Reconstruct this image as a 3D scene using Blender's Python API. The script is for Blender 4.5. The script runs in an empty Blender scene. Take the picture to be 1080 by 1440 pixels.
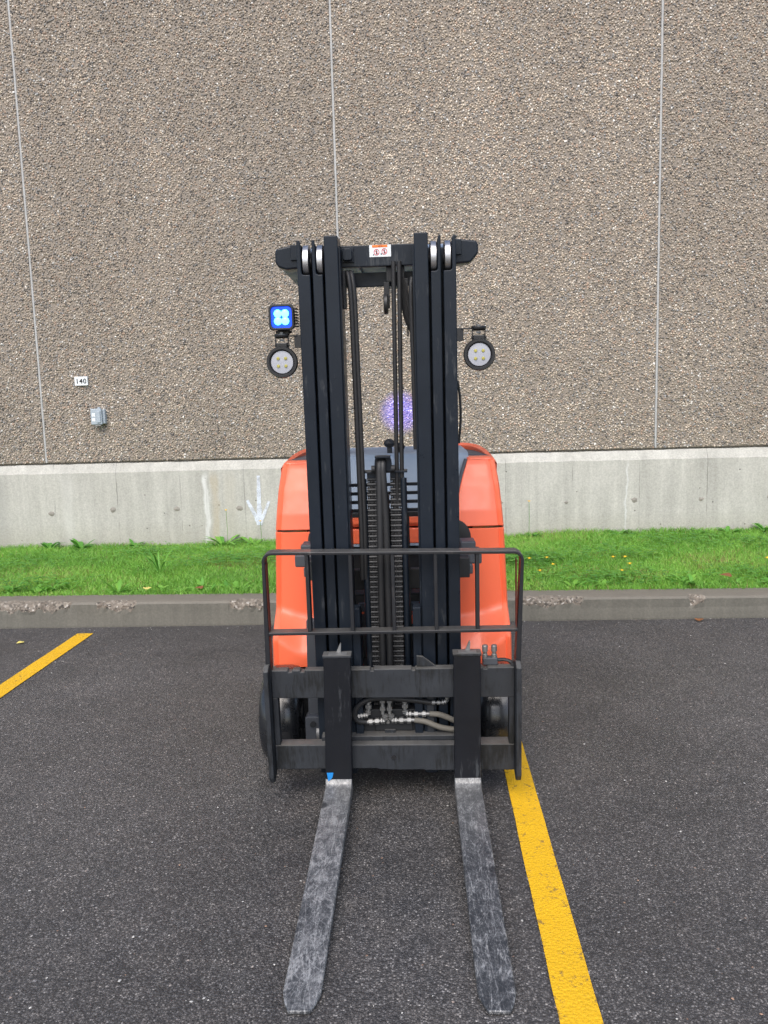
import bpy, bmesh, math, random
import numpy as np
from mathutils import Matrix, Vector
random.seed(7); rng = np.random.default_rng(7)
R = math.radians
sc = bpy.context.scene
col = sc.collection

# ------------------------------------------------------------------ camera
PITCH, YAW, ROLL, FPX, HCAM = 0.13131, 0.051216, -0.028075, 1124.2, 1.45
cp, sp = math.cos(PITCH), math.sin(PITCH)
fw = Vector((0, cp, -sp)); up = Vector((0, sp, cp)); rt = Vector((1, 0, 0))
r2 = rt*math.cos(ROLL) + up*math.sin(ROLL); u2 = up*math.cos(ROLL) - rt*math.sin(ROLL)
rot = Matrix((r2, u2, -fw)).transposed()
rot = Matrix.Rotation(YAW, 3, 'Z') @ rot
cam = bpy.data.cameras.new('camera'); co = bpy.data.objects.new('camera', cam); col.objects.link(co)
cam.sensor_fit = 'HORIZONTAL'; cam.sensor_width = 36; cam.lens = 36*FPX/1080
cam.clip_start = .05; cam.clip_end = 600
co.matrix_world = Matrix.Translation((0, 0, HCAM)) @ rot.to_4x4()
sc.camera = co

# ------------------------------------------------------------------ sky, sun, exposure
SUN_EL, SUN_AZ = R(50), R(190)          # overcast: high, soft, from behind the camera
w = bpy.data.worlds.new('World'); sc.world = w; w.use_nodes = True
nt = w.node_tree; bg = nt.nodes['Background']
sky = nt.nodes.new('ShaderNodeTexSky'); sky.sky_type = 'NISHITA'; sky.sun_disc = False
sky.sun_elevation = SUN_EL; sky.sun_rotation = SUN_AZ
sky.air_density = 1.0; sky.dust_density = 2.5; sky.ozone_density = 1.
nt.links.new(sky.outputs[0], bg.inputs[0]); bg.inputs[1].default_value = .14
sun = bpy.data.lights.new('sun', 'SUN'); sun.energy = 1.3; sun.angle = R(50); sun.color = (1, .97, .93)
so = bpy.data.objects.new('sun', sun); col.objects.link(so)
d = Vector((math.sin(SUN_AZ)*math.cos(SUN_EL), math.cos(SUN_AZ)*math.cos(SUN_EL), math.sin(SUN_EL)))
so.rotation_euler = (-d).to_track_quat('-Z', 'Y').to_euler(); so.location = d*20
vs = sc.view_settings; vs.view_transform = 'Standard'; vs.look = 'None'; vs.gamma = 1; vs.exposure = .85
vs.use_curve_mapping = False

# ------------------------------------------------------------------ material helpers
def new_mat(name):
    m = bpy.data.materials.new(name); m.use_nodes = True
    return m, m.node_tree.nodes, m.node_tree.links, m.node_tree.nodes['Principled BSDF']
def N(nodes, t, **kw):
    n = nodes.new(t)
    for k, v in kw.items():
        if k.startswith('i_'): n.inputs[int(k[2:])].default_value = v
        else: setattr(n, k, v)
    return n
def ramp(nodes, stops, interp='LINEAR'):
    r = nodes.new('ShaderNodeValToRGB'); r.color_ramp.interpolation = interp
    e = r.color_ramp.elements
    while len(e) < len(stops): e.new(.5)
    for i, (p, c) in enumerate(stops):
        e[i].position = p; e[i].color = (c if isinstance(c, tuple) else (c, c, c)) + (1,)
    return r
def mix(nodes, links, fac, a, b, blend='MIX'):
    n = nodes.new('ShaderNodeMix'); n.data_type = 'RGBA'; n.blend_type = blend
    for sock, v in ((n.inputs[0], fac), (n.inputs[6], a), (n.inputs[7], b)):
        if isinstance(v, bpy.types.NodeSocket): links.new(v, sock)
        elif isinstance(v, (int, float)): sock.default_value = v if sock.type == 'VALUE' else (v, v, v, 1)
        else: sock.default_value = tuple(v) + (1,)
    return n.outputs[2]
def math_(nodes, links, op, a, b=0., c=None, clamp=False):
    n = nodes.new('ShaderNodeMath'); n.operation = op; n.use_clamp = clamp
    for i, v in enumerate((a, b, c)):
        if v is None: continue
        if isinstance(v, bpy.types.NodeSocket): links.new(v, n.inputs[i])
        else: n.inputs[i].default_value = v
    return n.outputs[0]
def noise(nodes, links, vec, scale, detail=4, rough=.6):
    n = nodes.new('ShaderNodeTexNoise'); n.inputs['Scale'].default_value = scale
    n.inputs['Detail'].default_value = detail; n.inputs['Roughness'].default_value = rough
    links.new(vec, n.inputs['Vector']); return n
def voro(nodes, links, vec, scale, feature='F1'):
    n = nodes.new('ShaderNodeTexVoronoi'); n.feature = feature; n.inputs['Scale'].default_value = scale
    links.new(vec, n.inputs['Vector']); return n
def bump(nodes, links, b, height, strength=.3, dist=.01):
    n = nodes.new('ShaderNodeBump'); n.inputs['Strength'].default_value = strength; n.inputs['Distance'].default_value = dist
    links.new(height, n.inputs['Height']); links.new(n.outputs[0], b.inputs['Normal'])
def mapping(nodes, links, vec, scale):
    n = nodes.new('ShaderNodeMapping'); n.inputs['Scale'].default_value = scale
    links.new(vec, n.inputs['Vector']); return n.outputs[0]

def paint(name, c, rough=.4, wear=None, wear_amt=.0, metal=0., var=.25, dust=0., coat=0., spec=.5):
    """painted or bare metal/plastic: slight tone drift, smudged gloss, optional worn patches and dust"""
    m, n, l, b = new_mat(name)
    tc = N(n, 'ShaderNodeTexCoord').outputs['Object']
    a = noise(n, l, tc, 7, 5); f = noise(n, l, tc, 90, 3)
    c1 = tuple(x*(1-var) for x in c); c2 = tuple(min(1, x*(1+var)) for x in c)
    base = mix(n, l, a.outputs[0], c1, c2)
    if wear:
        st = mapping(n, l, tc, (60, 60, 9))
        wn = noise(n, l, st, 1.2, 6, .7)
        big = noise(n, l, tc, 5, 4)
        k = math_(n, l, 'MULTIPLY', wn.outputs[0], big.outputs[0])
        rp = ramp(n, [(.36-.12*wear_amt, 0.), (.44-.1*wear_amt, 1.)]); l.new(k, rp.inputs[0])
        base = mix(n, l, math_(n, l, 'MULTIPLY', rp.outputs[0], .75), base, wear)
    if dust:
        g = N(n, 'ShaderNodeNewGeometry'); sx = N(n, 'ShaderNodeSeparateXYZ'); l.new(g.outputs['True Normal'], sx.inputs[0])
        dd = math_(n, l, 'MULTIPLY', math_(n, l, 'MAXIMUM', sx.outputs[2], 0.), math_(n, l, 'MULTIPLY', a.outputs[0], dust), clamp=True)
        base = mix(n, l, dd, base, (.22, .21, .19))
    l.new(base, b.inputs['Base Color'])
    rr = ramp(n, [(.3, max(.02, rough-.1)), (.75, min(1, rough+.16))])
    s2 = noise(n, l, tc, 18, 6, .65); l.new(s2.outputs[0], rr.inputs[0]); l.new(rr.outputs[0], b.inputs['Roughness'])
    b.inputs['Metallic'].default_value = metal; b.inputs['Coat Weight'].default_value = coat; b.inputs['Coat Roughness'].default_value = .12
    b.inputs['Specular IOR Level'].default_value = spec
    bump(n, l, b, f.outputs[0], .06, .004)
    return m

M = {}
M['mast'] = paint('mast_black_paint', (.009, .0135, .021), .36, var=.3, wear=(.055, .06, .065), wear_amt=.4, spec=.26)
M['carriage'] = paint('carriage_worn_paint', (.030, .033, .038), .48, wear=(.010, .010, .009), wear_amt=1.1, var=.45, dust=.7, spec=.26)
M['backrest'] = paint('backrest_paint', (.014, .015, .018), .36, wear=(.08, .07, .065), wear_amt=.15, var=.3, dust=.5)
M['shank'] = paint('fork_shank_paint', (.008, .009, .012), .42, wear=(.06, .065, .07), wear_amt=.35, var=.4, spec=.26)
M['black'] = paint('black_plastic', (.014, .014, .015), .45, var=.2)
M['rubber'] = paint('hose_rubber', (.016, .016, .017), .55, var=.3)
M['dusty_hose'] = paint('dusty_hose_rubber', (.14, .13, .11), .7, var=.35)
M['tyre'] = paint('wet_black_tyre', (.011, .012, .014), .28, var=.4, coat=.3)
M['dark'] = paint('chassis_dark_paint', (.013, .014, .016), .6, var=.3)
M['steel'] = paint('roller_steel', (.40, .40, .41), .34, metal=1., var=.3, wear=(.2, .19, .17), wear_amt=.3)
M['fitting'] = paint('zinc_fitting', (.26, .26, .255), .5, metal=.7, var=.35)
M['chain'] = paint('oiled_chain_steel', (.042, .043, .046), .42, metal=.4, var=.4)
M['orange'] = paint('orange_body_paint', (.92, .155, .062), .42, var=.06, coat=.2, dust=.25)
M['grey'] = paint('grey_hood_plastic', (.25, .30, .36), .5, var=.12)
M['darkgrey'] = paint('dark_grey_trim', (.055, .06, .07), .55, var=.2)
M['guard'] = paint('grey_guard_paint', (.085, .135, .22), .42, var=.15)
M['red_rust'] = paint('rust_red_primer', (.16, .035, .022), .6, var=.3)
M['white'] = paint('white_sticker', (.72, .75, .76), .4, var=.05)
M['sticker_orange'] = paint('sticker_orange', (.85, .19, .02), .4, var=.05)
M['sticker_red'] = paint('sticker_red', (.55, .02, .04), .4, var=.1)
M['sticker_black'] = paint('sticker_black', (.02, .02, .02), .4, var=.1)
M['tape'] = paint('blue_tape', (.01, .22, .6), .5, var=.2)
M['reflector'] = paint('lamp_reflector', (.40, .41, .45), .3, metal=.15, var=.05)
M['led_off'] = paint('led_chip_yellow', (.40, .36, .08), .3, var=.2)
M['boxgrey'] = paint('electrical_box_grey', (.36, .41, .45), .45, var=.08)
M['sealant'] = paint('joint_sealant', (.40, .40, .39), .7, var=.3)
M['arrow'] = paint('sprayed_white_paint', (.78, .82, .88), .7, var=.12)
def spray():
    m, n, l, b = new_mat('thin_sprayed_paint')
    p = N(n, 'ShaderNodeNewGeometry').outputs['Position']; a = noise(n, l, p, 140, 4, .75); g = noise(n, l, p, 14, 3)
    b.inputs['Base Color'].default_value = (.70, .74, .82, 1); b.inputs['Roughness'].default_value = .8
    rp = ramp(n, [(.30, .0), (.56, .9)]); l.new(math_(n, l, 'ADD', math_(n, l, 'MULTIPLY', a.outputs[0], .6), math_(n, l, 'MULTIPLY', g.outputs[0], .45)), rp.inputs[0]); l.new(rp.outputs[0], b.inputs['Alpha'])
    return m
M['arrow'] = spray()
M['petal'] = paint('yellow_petals', (.85, .52, .02), .6, var=.15)
M['deadleaf'] = paint('dry_leaf', (.22, .09, .03), .7, var=.4)
M['yellowleaf'] = paint('yellow_fallen_leaf', (.65, .55, .15), .7, var=.3)

def emis(name, c, s):
    m, n, l, b = new_mat(name)
    b.inputs['Base Color'].default_value = (c[0]*.3, c[1]*.3, c[2]*.3, 1); b.inputs['Emission Color'].default_value = c + (1,)
    b.inputs['Emission Strength'].default_value = s; b.inputs['Roughness'].default_value = .2
    return m
M['blue_lens'] = emis('lit_blue_lens', (.0, .05, 1.), 1.3)
M['blue_led'] = emis('lit_blue_led', (.10, .70, 1.), 3.2)

def asphalt():
    m, n, l, b = new_mat('asphalt')
    p = N(n, 'ShaderNodeNewGeometry').outputs['Position']
    v1 = voro(n, l, p, 185); v2 = voro(n, l, p, 85); big = noise(n, l, p, .9, 5); fine = noise(n, l, p, 420, 2); mid = noise(n, l, p, 9, 4)
    s1 = N(n, 'ShaderNodeSeparateColor'); l.new(v1.outputs['Color'], s1.inputs[0])
    rp = ramp(n, [(0, (.036, .034, .0325)), (.4, (.084, .0795, .076)), (.72, (.145, .138, .132)), (.92, (.20, .19, .18)), (.98, (.31, .295, .278)), (1, (.45, .43, .40))])
    l.new(s1.outputs[0], rp.inputs[0])
    # binder in the gaps between the stones
    gap = ramp(n, [(.25, 0.), (.62, 1.)]); l.new(v1.outputs['Distance'], gap.inputs[0])
    base = mix(n, l, math_(n, l, 'MULTIPLY', gap.outputs[0], .75), rp.outputs[0], (.036, .0345, .0335))
    s2 = N(n, 'ShaderNodeSeparateColor'); l.new(v2.outputs['Color'], s2.inputs[0])
    chips = ramp(n, [(.984, 0.), (.987, 1.)]); l.new(s2.outputs[1], chips.inputs[0])
    core = ramp(n, [(.25, 1.), (.34, 0.)]); l.new(v2.outputs['Distance'], core.inputs[0])
    chipcol = ramp(n, [(0, (.30, .29, .28)), (.5, (.16, .15, .15)), (.85, (.24, .15, .10)), (1, (.5, .49, .46))]); l.new(s2.outputs[2], chipcol.inputs[0])
    base = mix(n, l, math_(n, l, 'MULTIPLY', chips.outputs[0], core.outputs[0]), base, chipcol.outputs[0])
    tone = ramp(n, [(.3, .66), (.7, 1.22)]); l.new(big.outputs[0], tone.inputs[0])
    base = mix(n, l, 1., base, tone.outputs[0], 'MULTIPLY')
    tone2 = ramp(n, [(.3, (.9, .9, .92)), (.7, (1.12, 1.08, 1.05))]); l.new(mid.outputs[0], tone2.inputs[0])
    base = mix(n, l, 1., base, tone2.outputs[0], 'MULTIPLY')
    l.new(base, b.inputs['Base Color'])
    rr = ramp(n, [(.34, .30), (.66, .62)]); l.new(math_(n, l, 'ADD', math_(n, l, 'MULTIPLY', mid.outputs[0], .4), math_(n, l, 'MULTIPLY', noise(n, l, p, .6, 4).outputs[0], .6)), rr.inputs[0]); l.new(rr.outputs[0], b.inputs['Roughness'])
    h = math_(n, l, 'ADD', math_(n, l, 'MULTIPLY', v1.outputs['Distance'], -1.), math_(n, l, 'MULTIPLY', fine.outputs[0], .35))
    bump(n, l, b, h, .55, .005)
    return m
M['asphalt'] = asphalt()

def line_paint():
    m, n, l, b = new_mat('yellow_line_paint')
    p = N(n, 'ShaderNodeNewGeometry').outputs['Position']
    a = noise(n, l, p, 60, 5, .7); g = noise(n, l, p, 4, 4); v = voro(n, l, p, 115); f2 = noise(n, l, p, 12, 3)
    base = mix(n, l, g.outputs[0], (.62, .345, .005), (.78, .45, .007))
    k = math_(n, l, 'MULTIPLY', a.outputs[0], math_(n, l, 'ADD', math_(n, l, 'MULTIPLY', f2.outputs[0], .7), .3))
    rp = ramp(n, [(.385, 0.), (.45, 1.)]); l.new(k, rp.inputs[0])
    base = mix(n, l, math_(n, l, 'MULTIPLY', rp.outputs[0], .75), base, (.16, .10, .035))
    l.new(base, b.inputs['Base Color']); b.inputs['Roughness'].default_value = .6
    bump(n, l, b, math_(n, l, 'ADD', math_(n, l, 'MULTIPLY', v.outputs['Distance'], -1.), a.outputs[0]), .45, .005)
    return m
M['line'] = line_paint()

def concrete(name, c1, c2, kind):
    m, n, l, b = new_mat(name)
    p = N(n, 'ShaderNodeNewGeometry').outputs['Position']
    sx = N(n, 'ShaderNodeSeparateXYZ'); l.new(p, sx.inputs[0])
    a = noise(n, l, p, 2.2, 6, .65); f = noise(n, l, p, 70, 4, .7); st = noise(n, l, mapping(n, l, p, (7, 7, .55)), 1.5, 5, .65)
    base = mix(n, l, a.outputs[0], c1, c2)
    tone = ramp(n, [(.3, .8), (.7, 1.15)]); l.new(st.outputs[0], tone.inputs[0]); base = mix(n, l, .85, base, tone.outputs[0], 'MULTIPLY')
    grain = ramp(n, [(.35, .84), (.65, 1.1)]); l.new(f.outputs[0], grain.inputs[0]); base = mix(n, l, 1., base, grain.outputs[0], 'MULTIPLY')
    # bug holes
    v = voro(n, l, p, 16); s = N(n, 'ShaderNodeSeparateColor'); l.new(v.outputs['Color'], s.inputs[0])
    on = ramp(n, [(.93, 0.), (.94, 1.)]); l.new(s.outputs[0], on.inputs[0]); dot = ramp(n, [(.09, 1.), (.14, 0.)]); l.new(v.outputs['Distance'], dot.inputs[0])
    hole = math_(n, l, 'MULTIPLY', on.outputs[0], dot.outputs[0])
    base = mix(n, l, math_(n, l, 'MULTIPLY', hole, .7), base, (.06, .055, .05))
    if kind == 'foundation':
        # pale limewash runs and rusty drips, each with its own place and width
        xw = math_(n, l, 'ADD', sx.outputs[0], math_(n, l, 'MULTIPLY', math_(n, l, 'SUBTRACT', noise(n, l, p, 5, 4).outputs[0], .5), .10))
        for x0, hw, colr, k in ((-2.19, .022, (.80, .80, .78), .85), (-2.10, .030, (.42, .33, .20), .45), (-2.55, .018, (.62, .60, .54), .4), (1.98, .007, (.74, .76, .77), .4), (-3.62, .05, (.62, .61, .57), .35), (.35, .04, (.6, .6, .56), .4), (-1.95, .05, (.55, .5, .40), .3), (-4.35, .1, (.2, .2, .19), .35)):
            dx = math_(n, l, 'ABSOLUTE', math_(n, l, 'SUBTRACT', xw, x0))
            mk = ramp(n, [(.35, 1.), (1., 0.)]); l.new(math_(n, l, 'DIVIDE', dx, hw*1.6), mk.inputs[0])
            ns = ramp(n, [(.3, .3), (.6, 1.)]); l.new(st.outputs[0], ns.inputs[0]); zt_ = ramp(n, [(.78, 1.), (.868, .0)]); l.new(sx.outputs[2], zt_.inputs[0])
            base = mix(n, l, math_(n, l, 'MULTIPLY', math_(n, l, 'MULTIPLY', math_(n, l, 'MULTIPLY', mk.outputs[0], ns.outputs[0]), zt_.outputs[0]), k), base, colr)
        # form-board joints every 0.65 m: thin dark broken lines
        ph = math_(n, l, 'FRACT', math_(n, l, 'DIVIDE', math_(n, l, 'ADD', math_(n, l, 'ADD', sx.outputs[0], 3.8+65), math_(n, l, 'MULTIPLY', noise(n, l, p, 9, 3).outputs[0], .012)), .6505))
        ln = math_(n, l, 'LESS_THAN', math_(n, l, 'ABSOLUTE', math_(n, l, 'SUBTRACT', ph, .008)), .0055)
        br = ramp(n, [(.45, 0.), (.6, 1.)]); l.new(noise(n, l, p, 2.6, 2).outputs[0], br.inputs[0])
        base = mix(n, l, math_(n, l, 'MULTIPLY', math_(n, l, 'MULTIPLY', ln, br.outputs[0]), .6), base, (.10, .095, .09))
        # earthy splash zone along the soil
        lo = ramp(n, [(.0, 1.), (1., 0.)]); l.new(math_(n, l, 'DIVIDE', math_(n, l, 'SUBTRACT', sx.outputs[2], .10), .26), lo.inputs[0])
        base = mix(n, l, math_(n, l, 'MULTIPLY', lo.outputs[0], math_(n, l, 'MULTIPLY', st.outputs[0], .6)), base, (.25, .22, .15))
    if kind == 'kerb':
        at = N(n, 'ShaderNodeAttribute', attribute_name='chip')
        cv = voro(n, l, p, 75); cs = N(n, 'ShaderNodeSeparateColor'); l.new(cv.outputs['Color'], cs.inputs[0])
        cr = ramp(n, [(0, (.03, .027, .023)), (.35, (.14, .115, .09)), (.7, (.19, .16, .125)), (.92, (.29, .255, .21)), (1, (.48, .45, .40))]); l.new(cs.outputs[0], cr.inputs[0])
        edge = ramp(n, [(.44, 0.), (.52, 1.)]); l.new(math_(n, l, 'ADD', math_(n, l, 'MULTIPLY', at.outputs['Fac'], .7), math_(n, l, 'MULTIPLY', noise(n, l, p, 30, 4).outputs[0], .4)), edge.inputs[0])
        base = mix(n, l, edge.outputs[0], base, cr.outputs[0])
        face = N(n, 'ShaderNodeNewGeometry'); fs = N(n, 'ShaderNodeSeparateXYZ'); l.new(face.outputs['True Normal'], fs.inputs[0])
        # upward faces blend towards a paler brown
        base = mix(n, l, math_(n, l, 'MULTIPLY', math_(n, l, 'MAXIMUM', fs.outputs[2], 0.), .5), base, (.21, .18, .14))
    l.new(base, b.inputs['Base Color']); b.inputs['Roughness'].default_value = .85 if kind == 'foundation' else .7
    h = math_(n, l, 'SUBTRACT', math_(n, l, 'MULTIPLY', f.outputs[0], .4), hole)
    bump(n, l, b, h, .4, .008)
    return m
M['foundation'] = concrete('foundation_concrete', (.38, .37, .325), (.53, .515, .465), 'foundation')
M['kerb'] = concrete('damp_kerb_concrete', (.100, .096, .079), (.155, .147, .120), 'kerb')
M['patch'] = paint('tie_hole_patch', (.27, .25, .215), .9, var=.3)

def mortar():
    m, n, l, b = new_mat('panel_mortar')
    p = N(n, 'ShaderNodeNewGeometry').outputs['Position']
    f = noise(n, l, p, 60, 4, .7)
    base = mix(n, l, f.outputs[0], (.17, .142, .115), (.36, .31, .255))
    l.new(base, b.inputs['Base Color']); b.inputs['Roughness'].default_value = .9
    bump(n, l, b, f.outputs[0], .6, .01); return m
M['mortar'] = mortar()
def pebble_mat():
    m, n, l, b = new_mat('exposed_pebbles')
    at = N(n, 'ShaderNodeAttribute', attribute_name='pick', attribute_type='INSTANCER')
    rp = ramp(n, [(0, (.14, .132, .125)), (.05, (.235, .215, .195)), (.18, (.37, .312, .25)), (.36, (.50, .42, .33)), (.50, (.42, .375, .32)), (.62, (.58, .50, .40)),
                  (.74, (.47, .345, .26)), (.80, (.345, .345, .34)), (.87, (.57, .51, .43)), (.955, (.68, .64, .57)), (.988, (.80, .78, .74))], 'CONSTANT')
    l.new(at.outputs['Fac'], rp.inputs[0])
    p = N(n, 'ShaderNodeNewGeometry').outputs['Position']
    f = noise(n, l, p, 55, 3); g = noise(n, l, p, .55, 3)
    t = ramp(n, [(.3, .75), (.7, 1.2)]); l.new(f.outputs[0], t.inputs[0])
    t2 = ramp(n, [(.3, .84), (.7, 1.14)]); l.new(g.outputs[0], t2.inputs[0])
    g2 = noise(n, l, mapping(n, l, p, (2.2, 1, .16)), 1.3, 4); t3 = ramp(n, [(.32, .86), (.68, 1.1)]); l.new(g2.outputs[0], t3.inputs[0])
    base = mix(n, l, 1., rp.outputs[0], t.outputs[0], 'MULTIPLY'); base = mix(n, l, 1., base, t2.outputs[0], 'MULTIPLY'); base = mix(n, l, 1., base, t3.outputs[0], 'MULTIPLY')
    sx = N(n, 'ShaderNodeSeparateXYZ'); l.new(p, sx.inputs[0])   # each cast panel has its own batch tone
    wn = n.new('ShaderNodeTexWhiteNoise'); wn.noise_dimensions = '1D'; l.new(math_(n, l, 'FLOOR', math_(n, l, 'DIVIDE', math_(n, l, 'ADD', sx.outputs[0], .780), 3.048)), wn.inputs['W'])
    t4 = ramp(n, [(0, (.90, .885, .87)), (1, (1.01, .985, .96))]); l.new(wn.outputs[0], t4.inputs[0]); base = mix(n, l, 1., base, t4.outputs[0], 'MULTIPLY')
    l.new(base, b.inputs['Base Color']); b.inputs['Roughness'].default_value = .62
    return m
M['pebble'] = pebble_mat()

def fork_metal(name, bias):
    m, n, l, b = new_mat(name)
    tc = N(n, 'ShaderNodeTexCoord').outputs['Object']
    sx = N(n, 'ShaderNodeSeparateXYZ'); l.new(tc, sx.inputs[0])
    a = noise(n, l, tc, 28, 7, .72); big = noise(n, l, tc, 6, 4); lng = noise(n, l, mapping(n, l, tc, (60, 5, 60)), 1.5, 5, .7); fin = noise(n, l, tc, 120, 4, .75)
    k = math_(n, l, 'ADD', math_(n, l, 'MULTIPLY', a.outputs[0], .55), math_(n, l, 'MULTIPLY', fin.outputs[0], .45))
    k = math_(n, l, 'ADD', k, math_(n, l, 'MULTIPLY', math_(n, l, 'SUBTRACT', big.outputs[0], .5), .4))
    k = math_(n, l, 'ADD', k, math_(n, l, 'MULTIPLY', math_(n, l, 'SUBTRACT', lng.outputs[0], .5), .25))
    for sc_, wd_, ra in (((70, 5, 20), .012, .15), ((80, 7, 20), .010, -.45), ((75, 9, 20), .009, .8), ((90, 4, 20), .014, -.05)):
        mp = N(n, 'ShaderNodeMapping'); mp.vector_type = 'TEXTURE'; mp.inputs['Rotation'].default_value = (0, 0, ra); mp.inputs['Scale'].default_value = (1/sc_[0], 1/sc_[1], 1/sc_[2]); l.new(tc, mp.inputs['Vector'])
        sn = noise(n, l, mp.outputs[0], 1.0, 2, .5); sl = math_(n, l, 'LESS_THAN', math_(n, l, 'ABSOLUTE', math_(n, l, 'SUBTRACT', sn.outputs[0], .5)), wd_)
        k = math_(n, l, 'ADD', k, math_(n, l, 'MULTIPLY', sl, .13))
    cl = noise(n, l, tc, 55, 5, .8); cr_ = ramp(n, [(.5, 0.), (.62, 1.)]); l.new(cl.outputs[0], cr_.inputs[0]); k = math_(n, l, 'ADD', k, math_(n, l, 'MULTIPLY', cr_.outputs[0], .10))
    rp = ramp(n, [(.38+bias, (.042, .045, .050)), (.49+bias, (.098, .101, .106)), (.58+bias, (.195, .197, .20)), (.74+bias, (.40, .40, .395))]); l.new(k, rp.inputs[0])
    # the heel end is rubbed brighter by pallets
    hl = ramp(n, [(.55, 0.), (1., 1.)]); l.new(math_(n, l, 'ADD', math_(n, l, 'MULTIPLY', sx.outputs[1], 1.), 1.0), hl.inputs[0])
    base = mix(n, l, math_(n, l, 'MULTIPLY', hl.outputs[0], .45), rp.outputs[0], (.24, .235, .225))
    # oil drips
    v = voro(n, l, tc, 9); s = N(n, 'ShaderNodeSeparateColor'); l.new(v.outputs['Color'], s.inputs[0])
    on = ramp(n, [(.70, 0.), (.71, 1.)]); l.new(s.outputs[0], on.inputs[0]); dot = ramp(n, [(.13, 1.), (.19, 0.)]); l.new(v.outputs['Distance'], dot.inputs[0])
    base = mix(n, l, math_(n, l, 'MULTIPLY', math_(n, l, 'MULTIPLY', on.outputs[0], dot.outputs[0]), .75), base, (.022, .022, .025))
    l.new(base, b.inputs['Base Color']); b.inputs['Metallic'].default_value = .4
    rr = ramp(n, [(.35, .58), (.65, .46)]); l.new(k, rr.inputs[0]); l.new(rr.outputs[0], b.inputs['Roughness'])
    bump(n, l, b, k, .12, .004); return m
M['fork'] = fork_metal('scuffed_fork_steel', 0.); M['fork_dark'] = fork_metal('oily_fork_steel', .075)

def leafmat(name, c1, c2, c3):
    m, n, l, b = new_mat(name)
    at = N(n, 'ShaderNodeAttribute', attribute_name='tint')
    rp = ramp(n, [(0, c1), (.55, c2), (.93, c3), (1, (.30, .26, .09))]); l.new(at.outputs['Fac'], rp.inputs[0])
    l.new(rp.outputs[0], b.inputs['Base Color']); b.inputs['Roughness'].default_value = .5
    tr = n.new('ShaderNodeBsdfTranslucent'); l.new(rp.outputs[0], tr.inputs[0])
    mx = n.new('ShaderNodeMixShader'); mx.inputs[0].default_value = .3
    l.new(b.outputs[0], mx.inputs[1]); l.new(tr.outputs[0], mx.inputs[2]); l.new(mx.outputs[0], n['Material Output'].inputs[0])
    return m
M['grass'] = leafmat('grass_blades', (.115, .29, .030), (.20, .45, .055), (.32, .57, .09))
M['weed'] = leafmat('weed_leaves', (.07, .24, .035), (.13, .36, .05), (.23, .48, .07))
def soil():
    m, n, l, b = new_mat('soil_under_grass')
    p = N(n, 'ShaderNodeNewGeometry').outputs['Position']; a = noise(n, l, p, 14, 5)
    l.new(mix(n, l, a.outputs[0], (.030, .055, .012), (.07, .11, .025)), b.inputs['Base Color']); b.inputs['Roughness'].default_value = 1
    bump(n, l, b, a.outputs[0], .8, .03); return m
M['soil'] = soil()

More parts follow.
